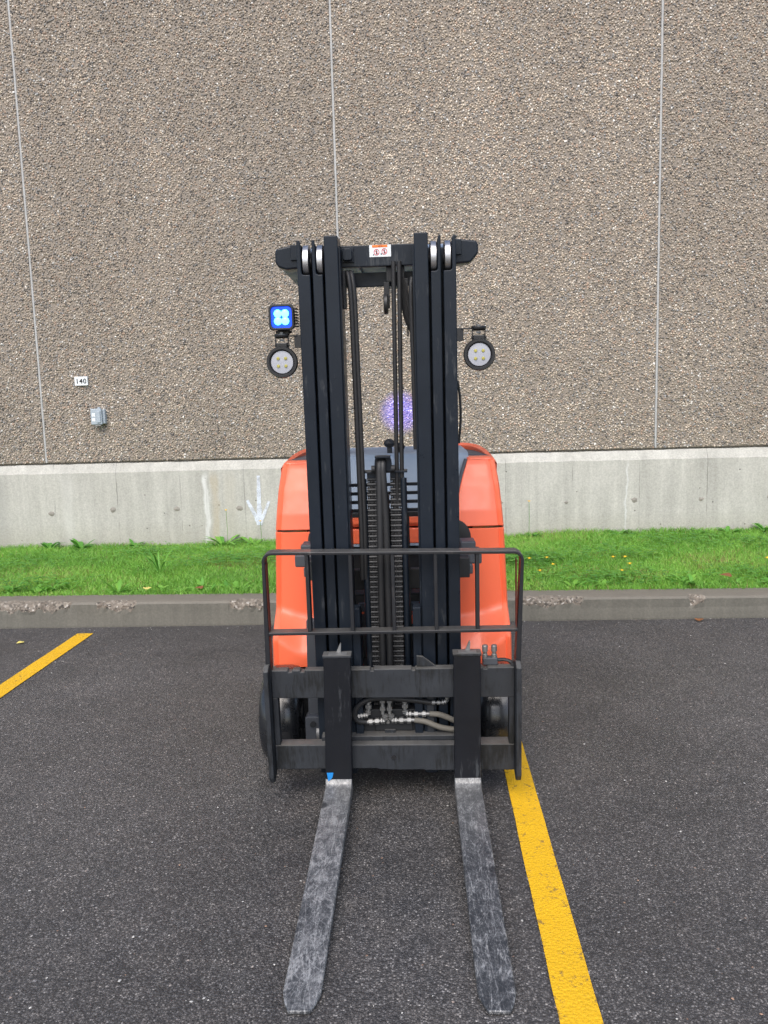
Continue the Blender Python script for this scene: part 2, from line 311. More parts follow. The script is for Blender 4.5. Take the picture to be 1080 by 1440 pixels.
# ------------------------------------------------------------------ mesh helpers
class MB:
    def __init__(s): s.v = []; s.f = []; s.mi = []; s.sm = []
    def add(s, v, f, mi=0, smooth=False):
        o = len(s.v); s.v += [tuple(p) for p in v]; s.f += [tuple(i+o for i in q) for q in f]
        s.mi += [mi]*len(f); s.sm += [smooth]*len(f); return s
    def box(s, x0, x1, y0, y1, z0, z1, mi=0):
        v = [(x, y, z) for z in (z0, z1) for y in (y0, y1) for x in (x0, x1)]
        return s.add(v, [(0, 2, 3, 1), (4, 5, 7, 6), (0, 1, 5, 4), (2, 6, 7, 3), (0, 4, 6, 2), (1, 3, 7, 5)], mi)
    def prism(s, poly, a, b, axis='y', mi=0):
        """polygon in the two other axes, extruded from a to b along axis"""
        def P(u, w, t): return {'x': (t, u, w), 'y': (u, t, w), 'z': (u, w, t)}[axis]
        n = len(poly); v = [P(u, w, a) for u, w in poly] + [P(u, w, b) for u, w in poly]
        f = [tuple(range(n)), tuple(range(2*n-1, n-1, -1))] + [(i, i+n, (i+1) % n+n, (i+1) % n) for i in range(n)]
        return s.add(v, f, mi)
    def tube(s, pts, r, seg=10, mi=0, cap=True, rad=None):
        pts = [Vector(p) for p in pts]; n = len(pts); ring = []; prev = None
        for i, p in enumerate(pts):
            t = (pts[min(i+1, n-1)] - pts[max(i-1, 0)]).normalized()
            if prev is None:
                a = Vector((0, 0, 1)) if abs(t.z) < .9 else Vector((1, 0, 0)); u = t.cross(a).normalized()
            else: u = (prev - t*prev.dot(t)).normalized()
            prev = u; q = t.cross(u); rr = rad[i] if rad else r
            ring += [p + (u*math.cos(2*math.pi*k/seg) + q*math.sin(2*math.pi*k/seg))*rr for k in range(seg)]
        f = [(i*seg+k, i*seg+(k+1) % seg, (i+1)*seg+(k+1) % seg, (i+1)*seg+k) for i in range(n-1) for k in range(seg)]
        s.add(ring, f, mi, True)
        if cap:
            o = len(s.v)-n*seg; s.f += [tuple(o+k for k in range(seg))[::-1], tuple(o+(n-1)*seg+k for k in range(seg))]; s.mi += [mi]*2; s.sm += [False]*2
        return s
    def lathe(s, prof, c, axis='x', seg=32, mi=0, smooth=True):
        """profile of (along, radius) turned round an axis through c"""
        v = []; cx, cy, cz = c
        for (t, r) in prof:
            for k in range(seg):
                a = 2*math.pi*k/seg; p, q = r*math.cos(a), r*math.sin(a)
                v.append({'x': (cx+t, cy+p, cz+q), 'y': (cx+p, cy+t, cz+q), 'z': (cx+p, cy+q, cz+t)}[axis])
        n = len(prof)
        f = [(i*seg+k, i*seg+(k+1) % seg, (i+1)*seg+(k+1) % seg, (i+1)*seg+k) for i in range(n-1) for k in range(seg)]
        f += [tuple(range(seg))[::-1], tuple((n-1)*seg+k for k in range(seg))]
        return s.add(v, f, mi, smooth)
    def grid(s, rows, mi=0, smooth=True):
        nr, nc = len(rows), len(rows[0])
        return s.add([p for r in rows for p in r], [(i*nc+j, i*nc+j+1, (i+1)*nc+j+1, (i+1)*nc+j) for i in range(nr-1) for j in range(nc-1)], mi, smooth)
    def build(s, name, mat, parent=None, bev=0., mtx=None, solid=0., seg=2):
        me = bpy.data.meshes.new(name); me.from_pydata(s.v, [], s.f)
        for m in (mat if isinstance(mat, (list, tuple)) else [mat]): me.materials.append(M[m])
        me.polygons.foreach_set('material_index', s.mi); me.polygons.foreach_set('use_smooth', s.sm)
        bm = bmesh.new(); bm.from_mesh(me); bmesh.ops.recalc_face_normals(bm, faces=bm.faces); bm.to_mesh(me); bm.free()
        me.update()
        if any(s.sm): me.set_sharp_from_angle(angle=R(38))
        o = bpy.data.objects.new(name, me); col.objects.link(o)
        if parent is not None: o.parent = parent
        if mtx is not None: o.matrix_local = mtx
        if solid:
            k = o.modifiers.new('thick', 'SOLIDIFY'); k.thickness = solid; k.offset = -1
        if bev:
            k = o.modifiers.new('bevel', 'BEVEL'); k.width = bev; k.segments = seg; k.limit_method = 'ANGLE'; k.angle_limit = R(40)
        return o
def tag(o, label=None, cat=None, group=None, kind=None):
    for k, v in (('label', label), ('category', cat), ('group', group), ('kind', kind)):
        if v: o[k] = v
    return o
def empty(name, loc, rz=0):
    o = bpy.data.objects.new(name, None); o.empty_display_size = .2; col.objects.link(o); o.location = loc; o.rotation_euler = (0, 0, rz); return o
def bez(p0, p1, p2, p3, n=12):
    p0, p1, p2, p3 = map(Vector, (p0, p1, p2, p3)); out = []
    for i in range(n+1):
        t = i/n; out.append(p0*(1-t)**3 + p1*3*t*(1-t)**2 + p2*3*t*t*(1-t) + p3*t**3)
    return out
def spline(pts, n=8):
    P = [Vector(p) for p in pts]; P = [P[0]*2-P[1]] + P + [P[-1]*2-P[-2]]; out = []
    for i in range(1, len(P)-2):
        a, b, c, d = P[i-1:i+3]
        for k in range(n):
            t = k/n; out.append(.5*((2*b) + (c-a)*t + (2*a-5*b+4*c-d)*t*t + (3*b-a-3*c+d)*t**3))
    out.append(P[-2]); return out

# ------------------------------------------------------------------ the setting
YW = 7.95           # face of the wall panels
g = MB(); g.add([(-80, -60, 0), (80, -60, 0), (80, 60, 0), (-80, 60, 0)], [(0, 1, 2, 3)])
tag(g.build('asphalt_ground', 'asphalt'), kind='structure')

def stall_line(xa, ya, xb, yb, wd, label):
    m = MB(); n = 60; rows = []
    for i in range(n+1):
        t = i/n; x = xa+(xb-xa)*t; y = ya+(yb-ya)*t; j = random.uniform(-.0018, .0018)
        rows.append([(x-wd/2+j, y, .004), (x+wd/2+j*.6, y, .004)])
    m.grid(rows, smooth=False); o = m.build('parking_line', 'line'); tag(o, kind='structure'); return o
stall_line(.335, -1.0, .350, 5.085, .101, '')
stall_line(-2.285, -1.0, -2.278, 5.082, .108, '')
stall_line(2.95, -1.0, 2.96, 5.083, .102, '')

# kerb: swept profile, its front arris broken away in places
def kerb():
    xs = np.arange(-14, 14, .025); z1 = .163 - .0055*xs
    chips = [(-2.80, .36, .055), (-2.12, .14, .05), (-1.21, .13, .05), (.78, .16, .042), (.98, .07, .03), (1.78, .05, .04), (4.2, .2, .05), (-5.1, .3, .05), (-.55, .06, .03)]
    rows = []; chv = []
    for x, zt in zip(xs, z1):
        c = 0
        for cx, hw, dp in chips:
            k = 1-abs(x-cx)/hw
            if k > 0: c = max(c, dp*min(1, k*2.6)*max(.12, .62+.5*math.sin(x*31+cx*7)*math.sin(x*13.7)+.25*math.sin(x*83)))
        j = lambda a: random.uniform(-a, a)
        y0 = 5.24 + j(.0012)
        e = .016 + (c*(.8+j(.25)) if c else 0)
        rough = .006 if c else .0008
        rows.append([(x, y0, -.05), (x, y0, .012), (x, y0+.004, .05), (x, y0+.008, zt-.07-(.3*e)), (x, y0+.010+j(rough), zt-e*1.15),
                     (x, y0+.013+e*.12+j(rough), zt-e*.72+j(rough)), (x, y0+.016+e*.42+j(rough), zt-e*.30+j(rough)), (x, y0+.018+e*.95+j(rough), zt-.003),
                     (x, y0+.09, zt+.002), (x, y0+.205, zt+.004), (x, y0+.215, -.05)])
        chv.append([0, 0, 0, 0, .6 if c else 0, 1. if c else 0, 1. if c else 0, .6 if c else 0, 0, 0, 0])
    m = MB(); m.grid(rows, smooth=False); o = m.build('kerb', 'kerb')
    at = o.data.attributes.new('chip', 'FLOAT', 'POINT'); at.data.foreach_set('value', np.array(chv, np.float32).ravel())
    tag(o, kind='structure')
kerb()

def gz(x, y):       # level of the soil between kerb and wall
    t = (y-5.45)/(YW-5.45); a = .145-.0055*x; b = .118+.0085*x
    return a + (b-a)*t
rows = [[(x, y, gz(x, y) + .012*math.sin(x*3.1+y*2)*math.sin(y*2.3)) for x in np.linspace(-14, 14, 113)] for y in np.linspace(5.452, YW+.05, 12)]
m = MB(); m.grid(rows); tag(m.build('grass_verge', 'soil'), kind='structure')

# ------------------------------------------------------------------ the building
bld = tag(empty('warehouse_building', (0, YW, 0)), 'warehouse with pebbled precast concrete wall panels on a bare concrete foundation', 'building')
def pebble_group():
    ng = bpy.data.node_groups.new('exposed_aggregate', 'GeometryNodeTree')
    ng.interface.new_socket('Geometry', in_out='INPUT', socket_type='NodeSocketGeometry')
    ng.interface.new_socket('Seed', in_out='INPUT', socket_type='NodeSocketInt')
    ng.interface.new_socket('Geometry', in_out='OUTPUT', socket_type='NodeSocketGeometry')
    n, l = ng.nodes, ng.links
    gi = n.new('NodeGroupInput'); go = n.new('NodeGroupOutput')
    ds = n.new('GeometryNodeDistributePointsOnFaces'); ds.distribute_method = 'POISSON'
    ds.inputs['Distance Min'].default_value = .0146; ds.inputs['Density Max'].default_value = 4800
    l.new(gi.outputs[0], ds.inputs['Mesh']); l.new(gi.outputs[1], ds.inputs['Seed'])
    ico = n.new('GeometryNodeMeshIcoSphere'); ico.inputs['Radius'].default_value = 1; ico.inputs['Subdivisions'].default_value = 2
    nz = n.new('ShaderNodeTexNoise'); nz.inputs['Scale'].default_value = .9
    vm = n.new('ShaderNodeVectorMath'); vm.operation = 'SUBTRACT'; vm.inputs[1].default_value = (.5, .5, .5); l.new(nz.outputs['Color'], vm.inputs[0])
    vs_ = n.new('ShaderNodeVectorMath'); vs_.operation = 'SCALE'; vs_.inputs['Scale'].default_value = 1.1; l.new(vm.outputs[0], vs_.inputs[0])
    sp_ = n.new('GeometryNodeSetPosition'); l.new(ico.outputs[0], sp_.inputs['Geometry']); l.new(vs_.outputs[0], sp_.inputs['Offset'])
    sm = n.new('GeometryNodeSetMaterial'); sm.inputs['Material'].default_value = M['pebble']; l.new(sp_.outputs[0], sm.inputs[0])
    ss = n.new('GeometryNodeSetShadeSmooth'); l.new(sm.outputs[0], ss.inputs[0])
    ip = n.new('GeometryNodeInstanceOnPoints'); l.new(ds.outputs['Points'], ip.inputs['Points']); l.new(ss.outputs[0], ip.inputs['Instance'])
    def rv(typ, a, b, sd):
        r = n.new('FunctionNodeRandomValue'); r.data_type = typ
        i = [x for x in r.inputs if x.enabled]
        [x for x in r.inputs if x.name == 'Min' and x.enabled][0].default_value = a
        [x for x in r.inputs if x.name == 'Max' and x.enabled][0].default_value = b
        r.inputs['Seed'].default_value = sd
        return [x for x in r.outputs if x.enabled][0]
    l.new(rv('FLOAT_VECTOR', (0, 0, 0), (6.3, 6.3, 6.3), 3), ip.inputs['Rotation'])
    l.new(rv('FLOAT_VECTOR', (.0065, .0065, .0058), (.0146, .0124, .0104), 5), ip.inputs['Scale'])
    st = n.new('GeometryNodeStoreNamedAttribute'); st.data_type = 'FLOAT'; st.domain = 'INSTANCE'; st.inputs['Name'].default_value = 'pick'
    l.new(ip.outputs[0], st.inputs['Geometry'])
    l.new(rv('FLOAT', 0., 1., 11), [x for x in st.inputs if x.name == 'Value' and x.enabled][0])
    l.new(st.outputs[0], go.inputs[0])
    return ng
PG = pebble_group()
PW, X0, ZB, ZT = 3.048, -.780, .972, 6.6
for k in range(-3, 3):
    xa, xb = X0+k*PW+.011, X0+(k+1)*PW-.011
    m = MB(); m.box(xa, xb, .0, .2, ZB, ZT); p = m.build('wall_panel', 'mortar', bld, bev=.008)
    f = MB(); f.add([(xa+.006, -.0008, ZB+.006), (xb-.006, -.0008, ZB+.006), (xb-.006, -.0008, ZT-.006), (xa+.006, -.0008, ZT-.006)], [(0, 1, 2, 3)])
    a = f.build('pebble_facing', 'pebble', p); a['kind'] = 'stuff'
    md = a.modifiers.new('pebbles', 'NODES'); md.node_group = PG; md[[i.identifier for i in PG.interface.items_tree if i.name == 'Seed'][0]] = k+20
    s = MB(); xj = X0+(k+1)*PW; rows = []
    for i in range(61):
        z = ZB+.004+(ZT-ZB-.01)*i/60; j = random.uniform(-.0012, .0012)
        rows.append([(xj-.0125, .012, z), (xj-.009+j, .0005, z), (xj+.009+j, .0005, z), (xj+.0125, .012, z)])
    s.grid(rows, smooth=False); s.build('joint_sealant', 'sealant', bld)
m = MB(); m.box(-13, 13, .03, .30, ZT-.02, ZT+.12); m.build('parapet_coping', 'boxgrey', bld, bev=.01)
m = MB(); m.box(-13, 13, .2, 6, .0, ZT-.05); m.build('building_core', 'mortar', bld)
# foundation: upright face, sloped shoulder, recessed under the panels
prof = [(-.055, -.1), (-.055, .866), (-.048, .876), (-.012, .950), (.0, .954), (.055, .957), (.055, .985), (.19, .985), (.19, -.1)]
m = MB(); xs = np.arange(-13, 13.01, .1); rows = []
for x in xs: rows.append([(x, a+random.uniform(-.0012, .0012), b+(random.uniform(-.003, .003) if .86 < b < .96 else 0)) for a, b in prof])
m.grid(rows, smooth=False); fd = m.build('foundation', 'foundation', bld)
for i in range(-8, 15):
    x = -3.8+.6505*i+random.uniform(-.01, .01); z = .474+random.uniform(-.012, .012); m = MB(); rr = random.uniform(.020, .036)
    v = [(x, -.0625, z)] + [(x+rr*random.uniform(.75, 1.2)*math.cos(a), -.0555, z+rr*.8*random.uniform(.75, 1.2)*math.sin(a)) for a in np.linspace(0, 2*math.pi, 13)[:-1]]
    m.add(v, [(0, 1+j, 1+(j+1) % 12) for j in range(12)]); m.build('tie_hole_patch', 'patch', fd)
def stroke(m, pts, w0, w1, y):
    rows = []
    P = spline([(a, 0, b) for a, b in pts], 8)
    for i, p in enumerate(P):
        t = (P[min(i+1, len(P)-1)]-P[max(i-1, 0)]).normalized(); nrm = Vector((t.z, 0, -t.x)); wd = (w0+(w1-w0)*i/len(P))/2*random.uniform(.85, 1.15)
        rows.append([(p.x-nrm.x*wd, y, p.z-nrm.z*wd), (p.x+nrm.x*wd, y, p.z+nrm.z*wd)])
    m.grid(rows, smooth=False)
m = MB(); stroke(m, [(-1.652, .80), (-1.655, .62), (-1.658, .45), (-1.660, .30)], .030, .06, -.0575)
stroke(m, [(-1.775, .555), (-1.75, .50), (-1.70, .40), (-1.668, .31)], .028, .045, -.0585)
stroke(m, [(-1.555, .54), (-1.585, .47), (-1.625, .38), (-1.655, .31)], .024, .04, -.0595)
m.build('painted_arrow', 'arrow', fd)

# number plate 140
sg = tag(empty('number_sign', (-3.395, YW-.014, 1.740)), 'small white number plate 140 on the pebbled wall above a grey box', 'sign')
m = MB(); m.box(-.066, .066, -.012, .012, 0, .088); m.build('plate', 'white', sg, bev=.002)
cu = bpy.data.curves.new('txt', 'FONT'); cu.body = '140'; cu.size = .066; cu.align_x = 'CENTER'; cu.extrude = .001; cu.offset = .0012; cu.space_character = 1.15
to = bpy.data.objects.new('txt', cu); col.objects.link(to); dg = bpy.context.evaluated_depsgraph_get()
me = bpy.data.meshes.new_from_object(to.evaluated_get(dg)); bpy.data.objects.remove(to); me.name = 'digits'; me.materials.clear(); me.materials.append(M['sticker_black'])
o = bpy.data.objects.new('digits', me); col.objects.link(o); o.parent = sg; o.location = (0, -.0135, .021); o.rotation_euler = (R(90), 0, 0)
# outdoor socket box
eb = tag(empty('electrical_box', (-3.235, YW-.002, 1.345)), 'grey weatherproof electrical box with lidded sockets on the pebbled wall', 'electrical box')
m = MB(); m.box(-.058, .068, -.052, .02, .012, .155); m.build('back_box', 'boxgrey', eb, bev=.006)
m = MB(); m.box(-.066, .046, -.082, -.052, .004, .162); lid = m.build('cover', 'boxgrey', eb, bev=.006)
m = MB(); m.box(-.006, .036, -.093, -.082, .022, .140); m.build('flap', 'boxgrey', lid, bev=.005)
for z in (.035, .082):
    m = MB(); m.box(-.052, -.018, -.0845, -.0815, z, z+.034); m.build('socket_label', 'white', lid, bev=.002)
m = MB(); m.tube([(.0, -.02, .15), (.0, -.02, .178)], .014, 12); m.build('conduit_stub', 'boxgrey', eb)
m = MB(); m.tube([(-.03, -.067, -.006), (.03, -.067, -.006)], .006, 8); m.build('latch', 'fitting', lid)

# ------------------------------------------------------------------ grass, weeds, flowers
def blades(name, n, xr, yr, hgt, wid, lean, tintr, mat, hfun=None, hold=None):
    x = rng.uniform(*xr, n); y = rng.uniform(*yr, n)
    z = gz(x, y)-.004
    den = np.sin(x*2.3+1)*np.sin(y*3.1)+.6*np.sin(x*5.7+y*4)
    h = hgt*rng.uniform(.55, 1.25, n)*(1+.22*den)
    if hfun is not None: h = h*hfun(x, y)
    a = rng.uniform(0, 2*np.pi, n); ln = rng.uniform(.15, lean, n)*h
    dx, dy = np.cos(a)*ln, np.sin(a)*ln; b = rng.uniform(0, np.pi, n); wx, wy = np.cos(b)*wid/2, np.sin(b)*wid/2*.6
    V = np.empty((n, 5, 3), np.float32)
    V[:, 0] = np.stack([x-wx, y-wy, z], 1); V[:, 1] = np.stack([x+wx, y+wy, z], 1)
    V[:, 2] = np.stack([x-wx*.85+dx*.35, y-wy*.85+dy*.35, z+h*.6], 1); V[:, 3] = np.stack([x+wx*.85+dx*.35, y+wy*.85+dy*.35, z+h*.6], 1)
    V[:, 4] = np.stack([x+dx, y+dy, z+h*.95], 1)
    me = bpy.data.meshes.new(name); me.vertices.add(n*5); me.vertices.foreach_set('co', V.ravel())
    base = (np.arange(n)*5)[:, None]
    li = np.concatenate([base+np.array([[0, 1, 3, 2]]), base+np.array([[2, 3, 4]])], 1).ravel().astype(np.int32)
    me.loops.add(n*7); me.loops.foreach_set('vertex_index', li); me.polygons.add(n*2)
    ls = (np.arange(n)*7)[:, None]+np.array([[0, 4]]); me.polygons.foreach_set('loop_start', ls.ravel().astype(np.int32))
    me.polygons.foreach_set('loop_total', np.tile([4, 3], n).astype(np.int32))
    me.update(calc_edges=True); me.validate()
    big = .5+.26*np.sin(x*1.7+.6)*np.sin(y*2.6+x*.4)+.18*np.sin(x*4.9+y)*np.sin(y*6.1-x*1.3)+.12*np.sin(x*11.3-y*3)*np.sin(y*13.1)
    t = np.clip(rng.normal(big, .23, n)*(tintr[1]-tintr[0])+tintr[0], 0, 1); dry = rng.random(n) < .03+.10*(np.sin(x*2.1+2)*np.sin(y*3.7+x) > .55); t[dry] = 1
    at = me.attributes.new('tint', 'FLOAT', 'POINT'); at.data.foreach_set('value', np.repeat(t, 5).astype(np.float32))
    me.materials.append(M[mat]); o = bpy.data.objects.new(name, me); col.objects.link(o); return o
edge = lambda x, y: 1+.45*np.exp(-((YW-.06-y)/.10)**2)
o = blades('grass', 240000, (-5.2, 4.6), (5.42, YW-.062), .050, .0046, 1.15, (.1, .95), 'grass', edge)
tag(o, 'short lush green grass between the kerb and the foundation', 'grass', kind='stuff')
o = blades('grass', 16000, (-14, -5.2), (5.45, YW-.062), .065, .010, .9, (.1, .95), 'grass', edge); tag(o, 'grass continuing along the verge past the far yellow line', 'grass', kind='stuff')
o = blades('grass', 16000, (4.6, 14), (5.45, YW-.062), .065, .010, .9, (.1, .95), 'grass', edge); tag(o, 'grass of the verge past the far wall joint', 'grass', kind='stuff')

def leaf(m, base, ang, L, wd, rise, droop, tint, tl, fold=.25, n=5):
    rows = []; ca, sa = math.cos(ang), math.sin(ang)
    for i in range(n+1):
        t = i/n; rr = L*t; zz = rise*L*t - droop*L*t*t; ww = wd*(math.sin(math.pi*min(1, t*.88+.10))**.8)*(.25+.75*min(1, t*2)); ww *= random.uniform(.8, 1.15)
        cx, cy = base[0]+ca*rr, base[1]+sa*rr
        rows.append([(cx-sa*ww/2, cy+ca*ww/2, base[2]+zz+fold*ww*.4), (cx, cy, base[2]+zz), (cx+sa*ww/2, cy-ca*ww/2, base[2]+zz+fold*ww*.4)])
    m.grid(rows); tl += [tint]*(3*(n+1))
def settint(o, tl):
    at = o.data.attributes.new('tint', 'FLOAT', 'POINT'); at.data.foreach_set('value', np.array(tl, np.float32))
# clover and low herbs, past counting
m = MB(); tl = []
patches = [(-3.9, 6.7, .7, 220), (-1.6, 6.75, .65, 230), (-3.0, 5.75, .45, 90), (-2.6, 7.3, .5, 90), (.75, 6.5, .45, 200), (1.6, 6.7, .5, 110), (1.3, 5.75, .5, 120), (2.6, 5.75, .6, 130), (3.1, 7.0, .5, 110), (-.4, 6.4, .5, 100), (-1.0, 7.2, .4, 70), (2.2, 7.3, .5, 80)]
for px, py, pr, cnt in patches:
    for _ in range(int(cnt*1.6)):
        x = random.gauss(px, pr*.55); y = random.gauss(py, pr*.33)
        if not 5.47 < y < YW-.09: continue
        z = gz(x, y)+random.uniform(.04, .085); a0 = random.uniform(0, 6.3); t0 = random.uniform(.05, .75)
        for q in range(3): leaf(m, (x, y, z), a0+q*2.09, random.uniform(.018, .03), random.uniform(.018, .026), .25, .2, t0, tl, n=3)
o = m.build('clover', 'weed'); settint(o, tl); tag(o, 'patches of low clover leaves growing through the grass', 'clover', kind='stuff')

def weed(x, y, nl, L, wd, rise, label, group, tint=.4):
    m = MB(); tl = []
    for i in range(nl):
        a = i*2.4+random.uniform(-.3, .3); k = random.uniform(.65, 1.1)
        leaf(m, (random.uniform(-.01, .01), random.uniform(-.01, .01), .0), a, L*k, wd*random.uniform(.8, 1.2), rise*random.uniform(.6, 1.3), rise*random.uniform(.3, .75), min(.92, max(0, tint+random.uniform(-.25, .25))), tl, n=6)
    o = m.build('weed_plant', 'weed', solid=0); settint(o, tl); o.location = (x, y, gz(x, y)); tag(o, label, 'weed', group); return o
Lw, Lk = 'broad-leaved green weed growing out of the grass against the foundation', 'broad-leaved green weed growing out of the grass along the kerb'
for x, nl, L, rise, t in ((-3.76, 9, .17, 1.1, .05), (-3.45, 10, .20, .9, .3), (-1.98, 11, .26, .75, .6), (-1.72, 7, .22, .6, .7), (-.98, 9, .17, .9, .1), (-.72, 8, .18, 1.0, .4), (-2.9, 7, .13, .9, .2), (1.08, 6, .12, .9, .3), (1.85, 8, .15, .9, .4), (2.62, 9, .11, .8, .4), (2.95, 10, .12, .8, .5), (3.25, 9, .13, .9, .4)):
    weed(x+random.uniform(-.03, .03), YW-.15-random.uniform(0, .05), nl, L, .045, rise, Lw, 'weeds along the foundation', t)
for i in range(46):
    x = random.choice((random.uniform(-3.15, -1.05), random.uniform(.5, 2.6)))
    weed(x, 5.53+random.uniform(0, .14), random.randint(6, 9), random.uniform(.07, .13), .028, random.uniform(.7, 1.25), Lk, 'weeds along the kerb', random.uniform(.5, .95))
weed(-2.15, 6.25, 14, .22, .014, 1.9, 'tall spiky grass tuft standing in the middle of the lawn strip', None, .45)
def flower(px, py, z, y, h, label, group):
    f = empty('yellow_flower', (px, y, gz(px, y))); tag(f, label, 'flower', group)
    m = MB(); m.tube([(0, 0, 0), (.004, -.002, h*.5), (.002, -.008, h)], .0022, 5); st = m.build('stem', 'weed', f); settint(st, [.4]*len(st.data.vertices))
    m = MB()
    for q in range(12):
        a = q*math.pi/6; m.add([(.002, -.008, h+.003), (.002+.006*math.cos(a-.25), -.008+.006*math.sin(a-.25), h+.006), (.002+0.028*math.cos(a), -.008+.028*math.sin(a), h+.012), (.002+.006*math.cos(a+.25), -.008+.006*math.sin(a+.25), h+.006)], [(0, 1, 2, 3)])
    m.lathe([(0, .009), (.007, .007), (.010, .003)], (.002, -.008, h+.003), 'z', 10); m.build('flower_head', 'petal', f)
for x, y, h in ((.80, 6.15, .11), (.93, 6.12, .12), (1.43, 6.10, .12), (1.52, 6.10, .12), (1.50, 5.88, .11), (.82, 5.72, .10), (2.55, 6.02, .11), (.95, 5.95, .10), (1.42, 5.78, .08)):
    flower(x, 0, 0, y, h, 'small yellow flower blooming in the grass strip near the kerb', 'yellow flowers in the grass')
flower(-1.98, 0, 0, YW-.12, .36, 'tall thin yellow flower between the white streak and the painted arrow', None)
flower(-1.64, 0, 0, YW-.12, .24, 'yellow flower standing just below the painted arrow', None)
flower(1.02, 0, 0, YW-.12, .36, 'tall yellow flower against the foundation beside the orange forklift', None)
def fallen(x, y, z, mat, s, label, group=None):
    m = MB(); rows = []
    for i in range(6):
        t = i/5; wd = s*.5*math.sin(math.pi*(t*.92+.06)); rows.append([((t-.5)*s, -wd, .3*wd), ((t-.5)*s, 0, .004+.1*s*t*t), ((t-.5)*s, wd, .35*wd)])
    m.grid(rows); o = m.build('fallen_leaf', mat); o.location = (x, y, z); o.rotation_euler = (0, 0, random.uniform(0, 6)); tag(o, label, 'leaf', group)
fallen(-2.62, 4.88, .004, 'yellowleaf', .045, 'pale yellow fallen leaf lying on the asphalt beside the yellow line')
fallen(2.08, 5.56, .215, 'deadleaf', .09, 'dark brown dead leaf caught in weeds behind the kerb')
fallen(-1.62, 5.52, .20, 'deadleaf', .07, 'brown dead leaf on the grass edge behind the kerb')
fallen(-2.0, 5.53, .20, 'yellowleaf', .06, 'yellowish dead leaf in the weeds behind the kerb')
fallen(1.78, 5.19, .006, 'deadleaf', .06, 'brown dead leaf in the gutter under the chipped kerb')

# loose grit on the tarmac
m = MB()
ico = [(0, 0, 1), (.89, 0, .45), (.28, .85, .45), (-.72, .53, .45), (-.72, -.53, .45), (.28, -.85, .45)]
for _ in range(900):
    y = random.uniform(1.1, 5.2)**1.0; x = random.uniform(-.6*y-.3, .55*y+.3); s = random.choice((.0025, .003, .0035, .004, .006))*random.uniform(.7, 1.2); a = random.uniform(0, 6.3)
    if random.random() < .18: y = random.uniform(5.14, 5.235)
    v = [(x+s*(p[0]*math.cos(a)-p[1]*math.sin(a)*.7), y+s*(p[0]*math.sin(a)+p[1]*math.cos(a)*.7), .0005+s*.6*p[2]) for p in ico] + [(x, y, -.001)]
    m.add(v, [(0, i, i % 5+1) for i in range(1, 6)] + [(6, i % 5+1, i) for i in range(1, 6)], mi=random.choice((0, 0, 1, 2, 2, 3)))
for nm, c in (('grit_a', (.36, .35, .33)), ('grit_b', (.55, .53, .49)), ('grit_c', (.14, .135, .13)), ('grit_d', (.30, .19, .13))): M[nm] = paint(nm, c, .7)
tag(m.build('loose_grit', ['grit_a', 'grit_b', 'grit_c', 'grit_d']), 'loose stone chips scattered over the asphalt', 'grit', kind='stuff')

# ------------------------------------------------------------------ the forklift
# mesh coordinates: x to the right, y away from the camera; mast parts share the mast's forward tilt
fk = tag(empty('forklift', (-.145, 2.76, 0), R(.75)), 'orange and black forklift with tall black mast and lowered worn forks', 'forklift')
MM = Matrix.Translation((0, 0, .085)) @ Matrix.Rotation(R(2.8), 4, 'X')
def mpart(mb, name, mat, bev=0., parent=None, **k):
    if parent is None: return mb.build(name, mat, fk, bev, MM, **k)
    return mb.build(name, mat, parent, bev, **k)

